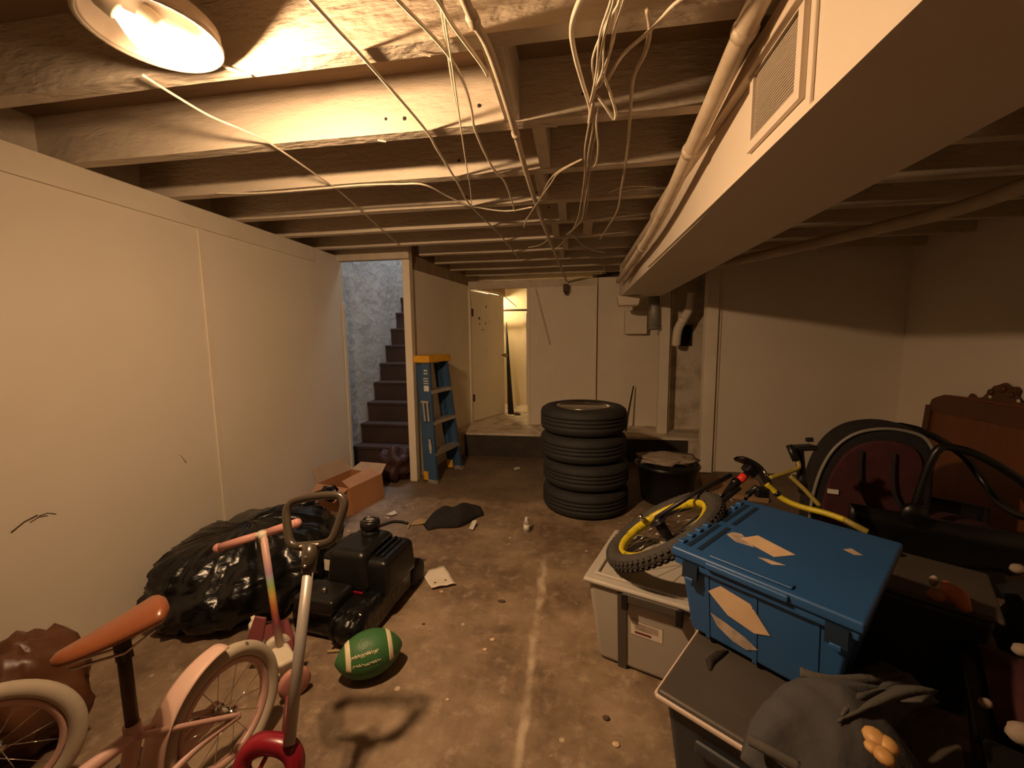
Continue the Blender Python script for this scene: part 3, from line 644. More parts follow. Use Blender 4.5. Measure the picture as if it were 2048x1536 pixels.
# ------------------------------------------------------------------ garbage bag
bgc = V((-1.71, 1.84, 0))
def bagfn(d):
    n1 = noise.noise(V((d.x*1.5+3, d.y*1.5, d.z*1.5)))
    ang = math.atan2(d.y, d.x)
    n2 = abs(noise.noise(V((math.cos(ang)*5, math.sin(ang)*5, d.z*1.3+7))))
    n3 = abs(noise.noise(V((d.x*6, d.y*6+4, d.z*9))))
    return 1 + .22*n1 - .20*n2 - .05*n3
mb = MB().ball((bgc.x,bgc.y,.13), (.45,.50,.22), 110, 64, fn=bagfn)
for p in mb.v:
    if p.z < .012: p.z = .006 + .02*max(0, p.z+.05)
    if p.x < -2.04: p.x = -2.04 + (p.x+2.04)*.03
bg = thing('garbage_bag', 'big shiny black garbage bag slumped against the left wall', 'bag', bgc)
mb.build('bag_body', 'bag', bg)
mb = MB()                                     # gathered neck lying on top
nk = spline([bgc+V((.08,.30,.30)), bgc+V((.16,.36,.36)), bgc+V((.20,.42,.335))], 6)
mb.tube(nk, [.05,.045,.038,.03,.022,.02,.022,.028,.034,.040,.044,.05,.054][:len(nk)], 14)
for i, p in enumerate(mb.v): p += V((noise.noise(p*30), noise.noise(p*30+V((3,0,0))), noise.noise(p*30+V((0,5,0)))))*.02
mb.build('bag_neck', 'bag', bg)

# ------------------------------------------------------------------ black machine beside the garbage bag
mo = V((-1.03, 1.745, 0))
mc = thing('petrol_engine', 'glossy black engine unit with a filler cap beside the garbage bag', 'machine', mo)
mr_ = rotz(math.radians(-6), mo)
MB(mr_).box((-.19,-.27,.0),(.19,.24,.15)).build('base_housing', 'black_gloss', mc, .04, 4)
MB(mr_).taper((-.09,-.12,.14),(.10,.14,.33), -.02).build('fuel_tank', 'black_plastic', mc, .035, 4)
MB(mr_).taper((.075,-.10,.12),(.20,.16,.29), -.01).build('side_cover', 'black_plastic', mc, .03, 3)
MB(mr_).box((-.20,-.05,.13),(-.08,.20,.26)).build('air_filter', 'black_gloss', mc, .03, 3)
cp = mr_ @ V((.01,.07,0))
MB(Matrix.Translation(cp)).lathe([(.045,.32),(.045,.345),(.036,.35),(.036,.365)], 20).build('filler_neck', 'black_plastic', mc)
cap = MB(Matrix.Translation(cp)).lathe([(.043,.362),(.048,.368),(.048,.395),(.04,.402),(.001,.402)], 20).build('filler_cap', 'black_plastic', mc)
MB(Matrix.Translation(cp)).tube([(.034*math.cos(q*PI/10)*(1.1 if q%5 else .8), .028*math.sin(q*PI/10), .404) for q in range(20)], .0025, 5, True).build('cap_emblem', 'rim_metal', cap)
MB(Matrix.Translation(cp)).prism([(.022*math.cos(q*PI/3), .014*math.sin(q*PI/3)) for q in range(6)], .402, .405).build('cap_emblem', 'grey_metal', cap)
for k in range(4): MB(mr_).box((.09+.027*k,-.06,.28),(.105+.027*k,.12,.315-.008*k)).build('cooling_fin', 'black_gloss', mc, .004)
MB(mr_).box((-.15,-.29,.13),(.06,-.14,.20)).build('front_cover', 'black_plastic', mc, .02, 3)
MB(mr_).tube([(.05,-.25,.09),(.12,-.27,.08),(.19,-.25,.085)], [.05,.062,.045], 14).build('muffler', 'black_gloss', mc)
for k in range(5): MB(mr_).tube([(.065+.028*k,-.255,.082),(.073+.028*k,-.256,.082)], .066, 14).build('muffler_rib', 'black_gloss', mc)
lb = MB(mr_).prism([(-.034,-.028),(.018,-.028),(.034,-.008),(.034,.028),(-.034,.028)], 0, .001, Matrix.Translation(V((-.14,-.051,.205))) @ Matrix.Rotation(PI/2,4,'X')).build('warning_sticker', 'paper', mc)
MB(mr_).box((.055,-.148,.155),(.105,-.142,.163)).build('red_stripe', 'red_plastic', mc)
MB(mr_).tube(spline([(-.05,.16,.30),(.04,.2,.33),(.09,.21,.335),(.14,.21,.33)],5), .008, 7).build('pull_handle', 'black_plastic', mc)
MB(mr_).lathe([(.012,0),(.012,.012),(.006,.016),(.001,.016)], 8, Matrix.Translation(V((-.03,-.225,.20)))).build('bolt', 'chrome', mc)
for s_ in (-1,1): MB(mr_).lathe([(.03,-.02),(.065,-.018),(.07,0),(.065,.018),(.03,.02)], 18, Matrix.Translation(V((.18*s_,.2,.07))) @ Matrix.Rotation(PI/2,4,'Y')).build('wheel', 'rubber', mc)

# ------------------------------------------------------------------ red tricycle with a long push handle
H0, H1 = atY(578,1490,.785), atY(620,1112,1.005)
pt = thing('push_tricycle', 'red tricycle with a grey push shaft and black loop handle', 'tricycle', (-.80, .55, 0))
MB().tube([H0, H0.lerp(H1,.5), H1], [.014,.0145,.0145], 12).build('shaft', 'shaft_grey', pt)
hup = (H1-H0).normalized(); hx = V((1,.05,.0)); hx = (hx - hup*hx.dot(hup)).normalized(); hn = hx.cross(hup)
def Hp(u, v): return H1 + hx*u + hup*v
loop = [Hp(-.045,.03),Hp(0,.028),Hp(.045,.03),Hp(.066,.045),Hp(.082,.095),Hp(.090,.135),Hp(.078,.160),Hp(.045,.168),Hp(0,.170),Hp(-.045,.168),Hp(-.078,.160),Hp(-.090,.135),Hp(-.082,.095),Hp(-.066,.045)]
lp = spline(loop+[loop[0]], 5)[:-1]
MB().tube(lp, .0125, 12, True).build('loop_handle', 'handle_black', pt)
MB().tube([H1-hup*.045, H1-hup*.01, H1+hup*.03], [.0185,.021,.026], 14).build('handle_socket', 'handle_black', pt)
for v in (-.028,-.004): MB().ball(Hp(0,v)+hn*.020, .005, 8, 6).build('rivet', 'chrome', pt)
MB().tube([Hp(-.028,.028)+hn*.011, Hp(.028,.028)+hn*.011], .004, 6).build('handle_badge', 'paper', pt)
rc = atY(530,1556,.76); rn = V((.10,-.80,.55)).normalized(); rm = frame(rn, (1,0,0), rc)      # local x right, y up the seat back
def sb(u, v):                                     # moulded seat back: outline with an oval grip slot
    q = 2*PI*v; ox, oy = .082*math.copysign(abs(math.cos(q))**.75, math.cos(q)), .082*math.copysign(abs(math.sin(q))**.75, math.sin(q))
    ix, iy = .050*math.cos(q), .022*math.sin(q)+.025
    x, y = ix+(ox-ix)*u, iy+(oy-iy)*u
    return rm @ V((x, y, .022*math.sin(PI*u)**.6 - .35*x*x/.08*.3))
MB().grid(lambda v,u: sb(u, v), 44, 9, cu=True).build('seat_back', 'red_plastic', pt, solid=.016)
MB().bar(rm @ V((-.022,.0,.004)), rm @ V((-.006,.05,.004)), .010, .010, rn).build('slot_bar', 'red_plastic', pt, .003)
c0 = rm @ V((0,-.08,0))
MB().taper((c0.x-.09,c0.y-.20,c0.z-.10),(c0.x+.09,c0.y+.02,c0.z-.02), .02).build('seat', 'red_plastic', pt, .02, 3)
MB().tube([(c0.x,c0.y-.08,c0.z-.08),(c0.x,c0.y+.02,.14)], .018, 10).build('seat_tube', 'red_plastic', pt)
MB().tube([(c0.x,c0.y+.02,.14),(c0.x,c0.y-.30,.22),(c0.x,c0.y-.38,.36)], .018, 10).build('main_tube', 'red_plastic', pt)
MB().tube([(c0.x-.10,c0.y+.04,.09),(c0.x+.12,c0.y+.04,.09)], .010, 8).build('rear_axle', 'chrome', pt)
MB().tube([(c0.x,c0.y+.02,.14),(c0.x,c0.y+.04,.09)], .018, 8).build('axle_mount', 'red_plastic', pt)
MB().tube([(c0.x,c0.y-.37,.50),(c0.x,c0.y-.41,.13)], .014, 10).build('front_fork', 'red_plastic', pt)
MB().tube(spline([(c0.x-.17,c0.y-.33,.54),(c0.x-.06,c0.y-.37,.52),(c0.x+.06,c0.y-.37,.52),(c0.x+.17,c0.y-.33,.54)],5), .011, 8).build('handlebar', 'black_plastic', pt)
for x, y, r_ in ((c0.x-.10,c0.y+.04,.09),(c0.x+.12,c0.y+.04,.09),(c0.x,c0.y-.42,.12)):
    MB().lathe([(.02,-.018),(r_*.85,-.018),(r_,-.008),(r_,.008),(r_*.85,.018),(.02,.018)], 24, Matrix.Translation(V((x,y,r_))) @ Matrix.Rotation(PI/2,4,'Y')).build('wheel', 'black_plastic', pt)

# ------------------------------------------------------------------ pink scooter
sc0 = V((-1.20, 1.34, 0))
sc = thing('kick_scooter', 'pink scooter with a rainbow stem and white fork in front of the garbage bag', 'scooter', sc0)
st0, st1 = atY(560,1292,1.30), atY(526,1068,1.36)
MB().tube([st0, st0.lerp(st1,.5), st1], .0135, 12).build('stem', M['rainbow'], sc)
ba, bb = atY(436,1096,1.33), atY(594,1046,1.40)
bm = ba.lerp(bb,.54)
MB().tube([ba, ba.lerp(bm,.45), ba.lerp(bm,.9)], [.016,.0165,.015], 12).build('grip', 'pink', sc)
MB().tube([bb, bb.lerp(bm,.45), bb.lerp(bm,.85)], [.018,.0165,.015], 12).build('grip', 'pink', sc)
for e in (ba, bb): MB().ball(e, .0185, 12, 8).build('grip_end', 'pink', sc)
MB().tube([ba.lerp(bm,.85), bm, bb.lerp(bm,.8)], .0125, 10).build('handlebar', 'white_plastic', sc)
MB().tube([st1-V((0,0,.03)), st1+(st1-st0).normalized()*.012], .017, 12).build('stem_clamp', 'white_plastic', sc)
# white steering bridge, fork blades and wheels
fx = V((.80,-.60,0))
f0 = V((st0.x, st0.y, .10))
MB().taper((-.06,-.035,.03),(.06,.035,.115), .012, frame((0,0,1), fx, (f0.x+.035,f0.y-.03,0))).build('steering_bridge', 'white_plastic', sc, .015, 3)
for a_, b_ in (((502,1245),(522,1290)),((600,1272),(590,1330))):
    MB().tube([atY(*a_,1.32), atY(*b_,1.30)], [.010,.02], 10).build('fork_blade', 'white_plastic', sc)
MB().prism([(-.03,-.045),(.03,-.05),(.025,.05),(-.02,.055)], 0, .016, Matrix.Translation(atY(515,1262,1.31)) @ Matrix.Rotation(1.1,4,'X') @ Matrix.Rotation(.4,4,'Y')).build('deck_nose', 'maroon_plastic', sc, .006)
MB().prism([(-.05,-.02),(.045,-.028),(.06,.0),(.04,.034),(-.03,.03)], 0, .05, Matrix.Translation(atY(556,1330,1.27)) @ Matrix.Rotation(.9,4,'X') @ Matrix.Rotation(-.5,4,'Z')).build('bracket_shell', 'white_plastic', sc, .012, 3)
MB().prism([(-.025,-.012),(.025,-.016),(.03,.03),(.0,.045),(-.02,.03)], 0, .022, Matrix.Translation(atY(515,1258,1.34)) @ Matrix.Rotation(1.2,4,'X') @ Matrix.Rotation(.5,4,'Z')).build('bracket_shell', 'white_plastic', sc, .006)
MB().tube([atY(505,1232,1.34), atY(514,1258,1.33)], [.008,.012], 8).build('brake_pin', 'white_plastic', sc)
MB().tube([atY(577,1392,1.16), atY(568,1470,1.08)], .009, 8).build('lower_rod', 'maroon_plastic', sc)
dk = MB().prism([(-.055,0),(.055,0),(.062,.08),(.05,.22),(-.05,.22),(-.062,.08)], .05, .072, frame((0,0,1), V((.75,.66,0)), (f0.x-.02,f0.y+.01,0))).build('deck', 'maroon_plastic', sc, .008)
for s_ in (-.10, .13):
    c = f0 + fx*s_; 
    w_ = MB().lathe([(.02,-.013),(.045,-.014),(.055,-.008),(.055,.008),(.045,.014),(.02,.013)], 22, frame(fx, None, (c.x+.02,c.y-.01,.055))).build('wheel', 'pink' if s_ > 0 else 'white_plastic', sc)
    MB().lathe([(.02,-.0145),(.02,.0145)], 12, frame(fx, None, (c.x+.02,c.y-.01,.055))).build('wheel_hub', 'maroon_plastic', w_)

# ------------------------------------------------------------------ pink child's bicycle in the near left corner
bk = thing('pink_bicycle', "child's pink bicycle with a brown saddle and cream tyres", 'bicycle', (-1.2, .88, 0))
hd = V((-.10,-.99,0)).normalized(); side = V((-hd.y, hd.x, 0))      # heading, and its left
R_ = .165
wc = V((-1.018, .955, R_+.022))
def wheel(c, ax, R, rt, nm, tm, rimm, parent, spokes=16, rr=.009, treads=0, hubm='chrome'):
    m_ = frame(ax, (0,0,1), c)
    P = [m_ @ V((R*math.cos(q*PI/24), R*math.sin(q*PI/24), 0)) for q in range(48)]
    ty = MB().tube(P, rt, 12, True).build(nm, tm, parent)
    ri = R-rt-.003
    MB(m_).lathe([(ri-.012,-rr),(ri,-rr*1.3),(ri+.004,-rr*1.2),(ri+.004,rr*1.2),(ri,rr*1.3),(ri-.012,rr)], 40, close=True).build('wheel_rim', rimm, parent)
    for k in range(spokes):
        q = 2*PI*k/spokes; s2 = .02 if k % 2 else -.02
        MB(m_).tube([(.014*math.cos(q+.6),.014*math.sin(q+.6),s2), ((ri-.008)*math.cos(q),(ri-.008)*math.sin(q),0)], .0013, 4).build('spoke', 'chrome', parent)
    MB(m_).lathe([(.006,-.045),(.006,-.03),(.02,-.026),(.014,-.02),(.014,.02),(.02,.026),(.006,.03),(.006,.045)], 14).build('hub', hubm, parent)
    if treads:
        mb_ = MB(m_)
        for k in range(treads):
            q = 2*PI*k/treads
            for j, off in enumerate((-.55,0,.55)):
                qq = q + (PI/treads if j == 1 else 0)
                d_ = V((math.cos(qq)*math.cos(off), math.sin(qq)*math.cos(off), math.sin(off)))
                c_ = V((R*math.cos(qq), R*math.sin(qq), 0)) + d_*rt*.97
                mb_.box((-.006,-.007,0),(.006,.007,.006), frame(d_, (0,0,1) if abs(d_.z)<.9 else (1,0,0), c_))
        kb = mb_.build('tread_knobs', tm, parent); kb['kind'] = 'stuff'
    return ty
wheel(wc, side, R_, .022, 'rear_tyre', 'tyre_cream', 'pink_frame', bk, 14)
mb = MB()                                       # curved rear mudguard with a flat cross-section
def fend(u, v):
    q = math.radians(84) + u*math.radians(92); r = R_+.034+.006*math.sin(v*PI); wd = .030+.010*u
    return wc + (hd*-math.cos(q)*1.0 if False else hd*(-math.cos(q)))*r + V((0,0,math.sin(q)))*r + side*((v-.5)*2*wd)
mb.grid(fend, 24, 7); mb.build('mudguard', 'pink_pale', bk, solid=.004)
LEAN = Matrix.Translation(V((wc.x,wc.y,0))) @ Matrix.Rotation(math.radians(5), 4, hd) @ Matrix.Translation(-V((wc.x,wc.y,0)))
sd = LEAN.inverted() @ V((-1.087,.752,.60))
def sadd(u, v):                                   # u along (0 rear .. 1 nose), v around
    a_ = 2*PI*v; wd = .062*(1-u)**.55*min(1,(u+.03)*9)**.5 + .014*min(1,(1.02-u)*14)**.5*min(1,u*9)
    th = .030*(1-.45*u)*min(1,(u+.02)*12)**.5*min(1,(1.02-u)*14)**.5
    z = math.sin(a_); zz = th*z if z > 0 else th*.75*z
    return sd + sh*(u-.45)*.205 + sl*(math.cos(a_)*wd) + V((0,0,zz + .018*(1-u)**2))
sh = (atz(150,1322,.59)-atz(318,1232,.615)); sh.z = -.03*sh.length; sh.normalize(); sl = V((-sh.y, sh.x, 0)).normalized()
sa_ = MB().grid(lambda v,u: sadd(u, v), 24, 22, cu=True).build('saddle', 'saddle', bk)
MB().box(tuple(sd - V((.012,.012,.07))), tuple(sd + V((.012,.012,-.02)))).build('saddle_clamp', 'iron', bk)
for s_ in (-1,1): MB().tube([sd+sl*.02*s_-sh*.06-V((0,0,.025)), sd+sl*.02*s_-V((0,0,.045)), sd+sl*.015*s_+sh*.09-V((0,0,.025))], .004, 6).build('saddle_rail', 'chrome', bk)
sp_b = V((sd.x-.003, sd.y-.01, .34))
MB().tube([sd-V((0,0,.04)), sp_b], .0135, 12).build('seat_post', 'iron', bk)
bbk = V((wc.x, wc.y, 0)) + hd*.27 + V((0,0,.17))
MB().tube([sp_b+V((0,0,.03)), sp_b, bbk], .018, 12).build('seat_tube', 'pink_frame', bk)
for s_ in (-1,1):
    dr = wc + side*.052*s_
    MB().tube(spline([dr, dr.lerp(bbk,.45)+V((0,0,.012)), bbk+side*.02*s_],5), .010, 10).build('chain_stay', 'pink_frame', bk)
    MB().tube(spline([dr, dr.lerp(sp_b,.5)+side*.008*s_, sp_b+side*.016*s_],5), .008, 10).build('seat_stay', 'pink_frame', bk)
MB().tube([bbk-side*.04, bbk+side*.04], .024, 14).build('bottom_bracket', 'pink_frame', bk)
hdt = V((wc.x,wc.y,0)) + hd*.66 + V((0,0,.44)); hdb = V((wc.x,wc.y,0)) + hd*.69 + V((0,0,.34))
MB().tube(spline([bbk, bbk.lerp(hdb,.5)-V((0,0,.03)), hdb],6), .020, 12).build('down_tube', 'pink_frame', bk)
MB().tube(spline([sp_b, sp_b.lerp(hdt,.5)-V((0,0,.03)), hdt-V((0,0,.02))],6), .016, 12).build('top_tube', 'pink_frame', bk)
MB().tube([hdb-V((0,0,.01)), hdt+V((0,0,.01))], .019, 12).build('head_tube', 'pink_frame', bk)
fwc = V((wc.x,wc.y,0)) + hd*.78 + V((0,0,R_+.022))
wheel(fwc, side, R_, .022, 'front_tyre', 'tyre_cream', 'pink_frame', bk, 14)
for s_ in (-1,1): MB().tube(spline([fwc+side*.045*s_, fwc.lerp(hdb,.55)+side*.042*s_, hdb+side*.02*s_-V((0,0,.01))],5), .010, 10).build('fork_blade', 'pink_frame', bk)
MB().tube(spline([hdt+side*.24-hd*.04+V((0,0,.15)), hdt+side*.14+V((0,0,.15)), hdt+side*.05+V((0,0,.06)), hdt-side*.05+V((0,0,.06)), hdt-side*.14+V((0,0,.15)), hdt-side*.24-hd*.04+V((0,0,.15))],6), .010, 10).build('handlebar', 'pink_frame', bk)
MB().tube([hdt, hdt+V((0,0,.065))], .012, 10).build('handlebar_stem', 'chrome', bk)
for s_ in (-1,1): MB().tube([hdt+side*.245*s_-hd*.045+V((0,0,.15)), hdt+side*.16*s_-hd*.005+V((0,0,.15))], .015, 10).build('grip', 'pink', bk)
for s_ in (-1,1):
    cr = bbk + side*.05*s_; e_ = cr + hd*.09*s_ + V((0,0,-.03*s_))
    MB().tube([cr, e_], .008, 8).build('crank_arm', 'chrome', bk)
    MB().box((-.035,-.03,-.01),(.035,.03,.01), frame((0,0,1), hd, e_+side*.045*s_)).build('pedal', 'bike_black', bk, .004)
MB().lathe([(.02,-.003),(.07,-.003),(.07,.003),(.02,.003)], 24, frame(side, None, bbk-side*.042), close=True).build('chain_ring', 'iron', bk)
MB().prism([(-.05,.03),(.13,.045),(.29,.03),(.31,0),(.29,-.03),(.13,-.045),(-.05,-.03)], -.004, .004, frame(side, -hd, bbk-side*.058)).build('chain_guard', 'pink_pale', bk, .003)
_o = Matrix.Translation(-V(bk.location)) @ LEAN @ Matrix.Translation(V(bk.location))
for ch in bk.children: ch.data.transform(_o)
# loose second wheel with its fork, leaning by the left wall
sw = thing('bicycle_wheel', 'cream tyred wheel in a pink fork leaning near the brown bag', 'wheel', (-1.56,.75,0))
swc = V((-1.56,.75,.187)); swn = V((.72,-.69,.12)).normalized()
wheel(swc, swn, .165, .022, 'tyre', 'tyre_cream', 'pink_frame', sw, 14)
for s_ in (-1,1): MB().tube(spline([swc+swn*.045*s_, swc+swn*.042*s_+V((-.06,-.05,.13)), swc+swn*.02*s_+V((-.10,-.08,.24))],5), .010, 10).build('fork_blade', 'pink_frame', sw)
MB().tube([swc+V((-.10,-.08,.23)), swc+V((-.13,-.10,.32))], .018, 10).build('fork_crown', 'pink_frame', sw)
# dark brown glossy bag
o = crumple((-1.74,.93,.17), .15, .14, .17, .35, 9.0, 2.2, 36, 20, flat=0).build('brown_bag', 'headboard_dark', at=(-1.74,.93,0)); tag(o, 'dark brown glossy bag standing on the floor by the left wall', 'bag')

# ------------------------------------------------------------------ green football
fa, fb = atz(676,1342,.07), atz(796,1300,.075)
fcn = V((-.785,1.35,.083)); fx_ = (fb-fa); fx_.z = 0.0; fx_.normalize(); fz_ = V((0,-.45,.89)); fz_ = (fz_-fx_*fz_.dot(fx_)).normalized()
fm_ = frame(fz_, fx_, fcn)                        # local x along the ball, local z towards lamp and camera
ft = thing('football', 'green toy football with two cream stripes and white lettering', 'ball', (fcn.x,fcn.y,0))
FL, FR_ = .126, .083
def fr_(x): return FR_*max(0,1-(abs(x)/FL)**2.15)**.72
def fpt(x, a_, up=0): r = fr_(x)+up; return fm_ @ V((x, -r*math.sin(a_), r*math.cos(a_)))
MB().grid(lambda v,u: fpt(-FL+2*FL*(.5-.5*math.cos(PI*u)), 2*PI*v), 40, 26, cu=True).build('ball_body', 'foot_green', ft)
for xs in (-.088, .066):
    MB().grid(lambda v,u: fpt(xs+.018*u, -1.25+2.5*v, .0009), 24, 5).build('stripe', 'foot_white', ft, solid=.0006)
def squig(x0, x1, a0, amp, n, nm):
    P = []
    for i in range(n*4+1):
        t_ = i/(n*4); P.append(fpt(x0+(x1-x0)*t_ + .002*math.sin(i*2.1), a0 + amp*math.sin(i*PI/2+.4)*(1+.4*math.sin(i*1.3)), .0008))
    MB().tube(P, .0013, 4).build(nm, 'foot_white', ft)
squig(-.072, .028, .52, .085, 13, 'script_lettering'); squig(-.072, .028, .50, .04, 9, 'script_lettering')
squig(-.066, .034, .92, .06, 11, 'small_lettering')
MB().tube([fpt(-.02+.017*math.cos(q*PI/8), .08+.22*math.sin(q*PI/8), .0006) for q in range(14)], .0012, 4).build('round_emblem', 'grey_plastic', ft)

# ------------------------------------------------------------------ small things on the floor
def sheet(name, px, lift, mat, label, cat, z=.003):
    P = [atz(x, y, 0)+V((0,0,z)) for x, y in px]; c = sum(P, V((0,0,0)))/len(P); n = 9
    def fn(u, v):
        p = P[0].lerp(P[1],u).lerp(P[3].lerp(P[2],u), v); return p + V((0,0, .002+lift*(abs(noise.noise(V((u*3,v*3,P[0].x*9))))+ (.9*v*v if lift > .004 else 0))))
    return tag(MB().grid(fn, n, n).build(name, mat, at=(c.x,c.y,0), solid=.0012), label, cat)
pp = sheet('paper_sheet', [(842,1147),(888,1133),(912,1173),(863,1182)], .010, 'paper', 'square cream sheet of paper lying in the middle of the floor', 'paper')
for x, y in ((870,1165),(891,1160)):
    q = atz(x,y,.014); MB().lathe([(.006,0),(.005,.001)], 8, Matrix.Translation(q)).build('stain_dot', 'debris', pp)
sheet('paper_scrap', [(772,1030),(790,1022),(795,1030),(783,1034)], .006, 'paper', 'torn half-round paper scrap beside the cardboard box', 'paper')
sheet('paper_scrap', [(1027,937),(1039,934),(1041,938),(1029,941)], .002, 'label_white', 'tiny white scrap in front of the dark landing step', 'paper')
q = [atz(x,y,.262) for x,y in ((1005,850),(1020,846),(1026,849),(1012,853))]
tag(MB().add([p+V((0,0,.002)) for p in q]+[p+V((0,0,.006+.006*(i%2))) for i,p in enumerate(q)], BF).build('paper_scrap', 'paper', at=q[0]), 'crumpled white scrap on the landing at the doorway', 'paper')
lf_ = thing('dry_leaf', 'dry yellowish scrap left of the black cloth on the floor', 'scrap', atz(838,1048,0))
MB().grid(lambda u,v: atz(815+u*50, 1053-18*math.sin(u*PI)*v-u*4+8*v*(1-u), 0)+V((0,0,.006+.02*abs(noise.noise(V((u*4,v*3,2)))))), 12, 6).build('scrap_body', 'leaf_dry', lf_, solid=.002)
cl = thing('black_cloth', 'crumpled black cloth on the floor with a white tag', 'cloth', atz(910,1060,0))
ca, cb = atz(852,1058,0), atz(965,1030,0)
def clo(u, v):
    p = ca.lerp(cb, u); nrm = V((-(cb-ca).y, (cb-ca).x, 0)).normalized(); w_ = .16*math.sin(PI*min(1,u*.9+.08))**.8 + .02
    p = p + nrm*((v-.35)*w_*1.3 + .04*noise.noise(V((u*3,1,0))))
    h_ = .085*math.sin(PI*u)**.6*math.sin(PI*v)**.7*(1+.5*noise.noise(V((u*4,v*4,3)))) + (.05*u*u*v)
    return V((p.x,p.y,.004+max(0,h_)))
MB().grid(clo, 30, 16).build('cloth_body', 'black_cloth', cl, solid=.004)
tq = [atz(938,1057,.016), atz(945,1041,.05), atz(954,1040,.045), atz(946,1060,.014)]
MB().add(tq, [(0,1,2,3)]).build('white_tag', 'label_white', cl, solid=.002)
bo = atz(1053,1064,0); bt = thing('small_bottle', 'little pale bottle with a round cap standing alone on the floor', 'bottle', bo)
MB(Matrix.Translation(bo)).lathe([(.018,0),(.0205,.004),(.0205,.062),(.018,.072),(.010,.078)], 20).build('bottle_body', 'grey_plastic', bt)
MB(Matrix.Translation(bo)).lathe([(.0208,.012),(.0208,.058)], 20).build('label', 'label_white', bt)
MB(Matrix.Translation(bo)).lathe([(.0195,.064),(.0195,.068),(.012,.076)], 18).build('neck_band', 'iron', bt)
MB(Matrix.Translation(bo)).lathe([(.010,.076),(.012,.080),(.012,.086),(.009,.089),(.0115,.096),(.008,.105),(.001,.107)], 16).build('cap', 'label_white', bt)
for i, (x, y, r_, lb_) in enumerate([(1003,1204,.014,'dark splinter of wood on the floor below the paper sheet'),(847,1249,.008,'small dark crumb right of the green football'),(1212,1438,.013,'dark pebble in front of the grey tote'),(1208,1250,.010,'dark crumb beside the grey tote')]):
    q = atz(x,y,0); tag(MB().ball(q+V((0,0,r_*.35)), (r_*1.4 if i == 0 else r_, r_*.7, r_*.45), 8, 6, fn=lambda d: 1+.3*noise.noise(d*2)).build('floor_crumb', 'debris', at=q), lb_, 'debris')
for i, (x, y, r_, lb_) in enumerate([(1232,1490,.013,'pale chip of plaster at the lower right of the floor'),(985,1280,.012,'pale plaster chip left of the floor joint'),(970,1300,.010,'smaller pale chip beside the floor joint'),(895,1400,.008,'tiny pale chip near the handle shadow')]):
    q = atz(x,y,0); tag(MB().ball(q+V((0,0,r_*.2)), (r_, r_*.8, r_*.3), 8, 6, fn=lambda d: 1+.4*noise.noise(d*2+V((i,0,0)))).build('plaster_chip', 'paper_tan', at=q), lb_, 'debris')
sk_ = thing('thin_stick', 'short thin stick between the engine and the football', 'stick', atz(690,1300,0))
MB().tube([atz(655,1303,.006), atz(715,1298,.008)], .006, 6).build('stick', 'leaf_dry', sk_)

# ------------------------------------------------------------------ grey tote
def tote(name, label, corner, ex, W, D, H, mat, lidmat, lidh=.035, inset=.035):
    ex = V(ex).normalized(); m_ = frame((0,0,1), ex, corner)
    t_ = thing(name, label, 'storage box', corner)
    MB(m_).taper((.015,.015,0),(W-.015,D-.015,H-lidh), inset).build('tub', mat, t_, .025, 4)
    lid = MB(m_).box((0,0,H-lidh),(W,D,H-.012)).build('lid', lidmat, t_, .02, 4)
    return t_, m_, lid
gt, gm, gl = tote('grey_tote', 'light grey lidded plastic tote under the yellow bicycle wheel', (.036,1.525,0), (.934,-.357,0), .60, .46, .375, 'grey_plastic', 'grey_lid')
for lo, hi in (((.035,.035,.358),(.565,.05,.375)),((.035,.41,.358),(.565,.425,.375)),((.035,.05,.358),(.05,.41,.375)),((.55,.05,.358),(.565,.41,.375))): MB(gm).box(lo, hi).build('lid_ridge', 'grey_lid', gl, .005)
MB(gm).box((.055,.055,.355),(.545,.405,.366)).build('lid_panel', 'grey_lid', gl, .004)
MB(gm).box((.16,-.012,.315),(.36,.012,.352)).build('latch', 'dark_lid', gt, .006)
MB(gm).box((.155,-.014,.285),(.18,.01,.35)).build('latch_end', 'black_plastic', gt, .004)
MB(gm).box((.345,-.014,.285),(.37,.01,.35)).build('latch_end', 'black_plastic', gt, .004)
gf = lambda x, z: gm @ V((x, .015+.035*(1-z/.34)-.0015, z))
def gpatch(x0, x1, z0, z1, nm, mat, d=0):
    e_ = gm.to_3x3() @ V((0,-d,0)); return MB().add([gf(x0,z0)+e_,gf(x1,z0)+e_,gf(x1,z1)+e_,gf(x0,z1)+e_], [(0,1,2,3)]).build(nm, mat, gt)
gpatch(.185,.30,.17,.235,'product_label','paper'); gpatch(.19,.30,.231,.2335,'label_print','debris',.0005); gpatch(.20,.26,.178,.188,'label_print','maroon_plastic',.0005); gpatch(.20,.285,.195,.225,'label_print','paper_worn',.0005)
MB(gm).add([V((.135,.045,0)),V((.168,.045,0)),V((.168,.010,.335)),V((.135,.010,.335)),V((.142,.075,0)),V((.158,.075,0)),V((.158,.03,.335)),V((.142,.03,.335))], BF).build('corner_groove', 'dark_lid', gt)

# low dark tote nearer the camera
lt_, lmx, ll = tote('dark_tote', 'low dark tote with a brown lid and pale rim below the blue crate', (.222,1.035,0), (.82,-.572,0), .58, .34, .372, 'dark_tote', 'dark_lid')
for a_, b_ in (((.0,-.006,.335),(.58,.004,.349)),((-.006,.0,.335),(.004,.34,.349))): MB(lmx).box(a_, b_).build('rim', 'rim_white', lt_, .004)
MB(lmx).box((.07,.06,.36),(.53,.29,.3605)).build('lid_panel', 'dark_lid', ll)
MB(lmx).tube([(.10,.27,.361),(.085,.235,.362),(.075,.19,.362),(.085,.16,.361)], [.004,.012,.012,.004], 8).build('lid_grip', 'grille_dark', ll)
MB(lmx).box((.10,.006,.24),(.42,.02,.275)).build('side_ledge', 'dark_tote', lt_, .008)

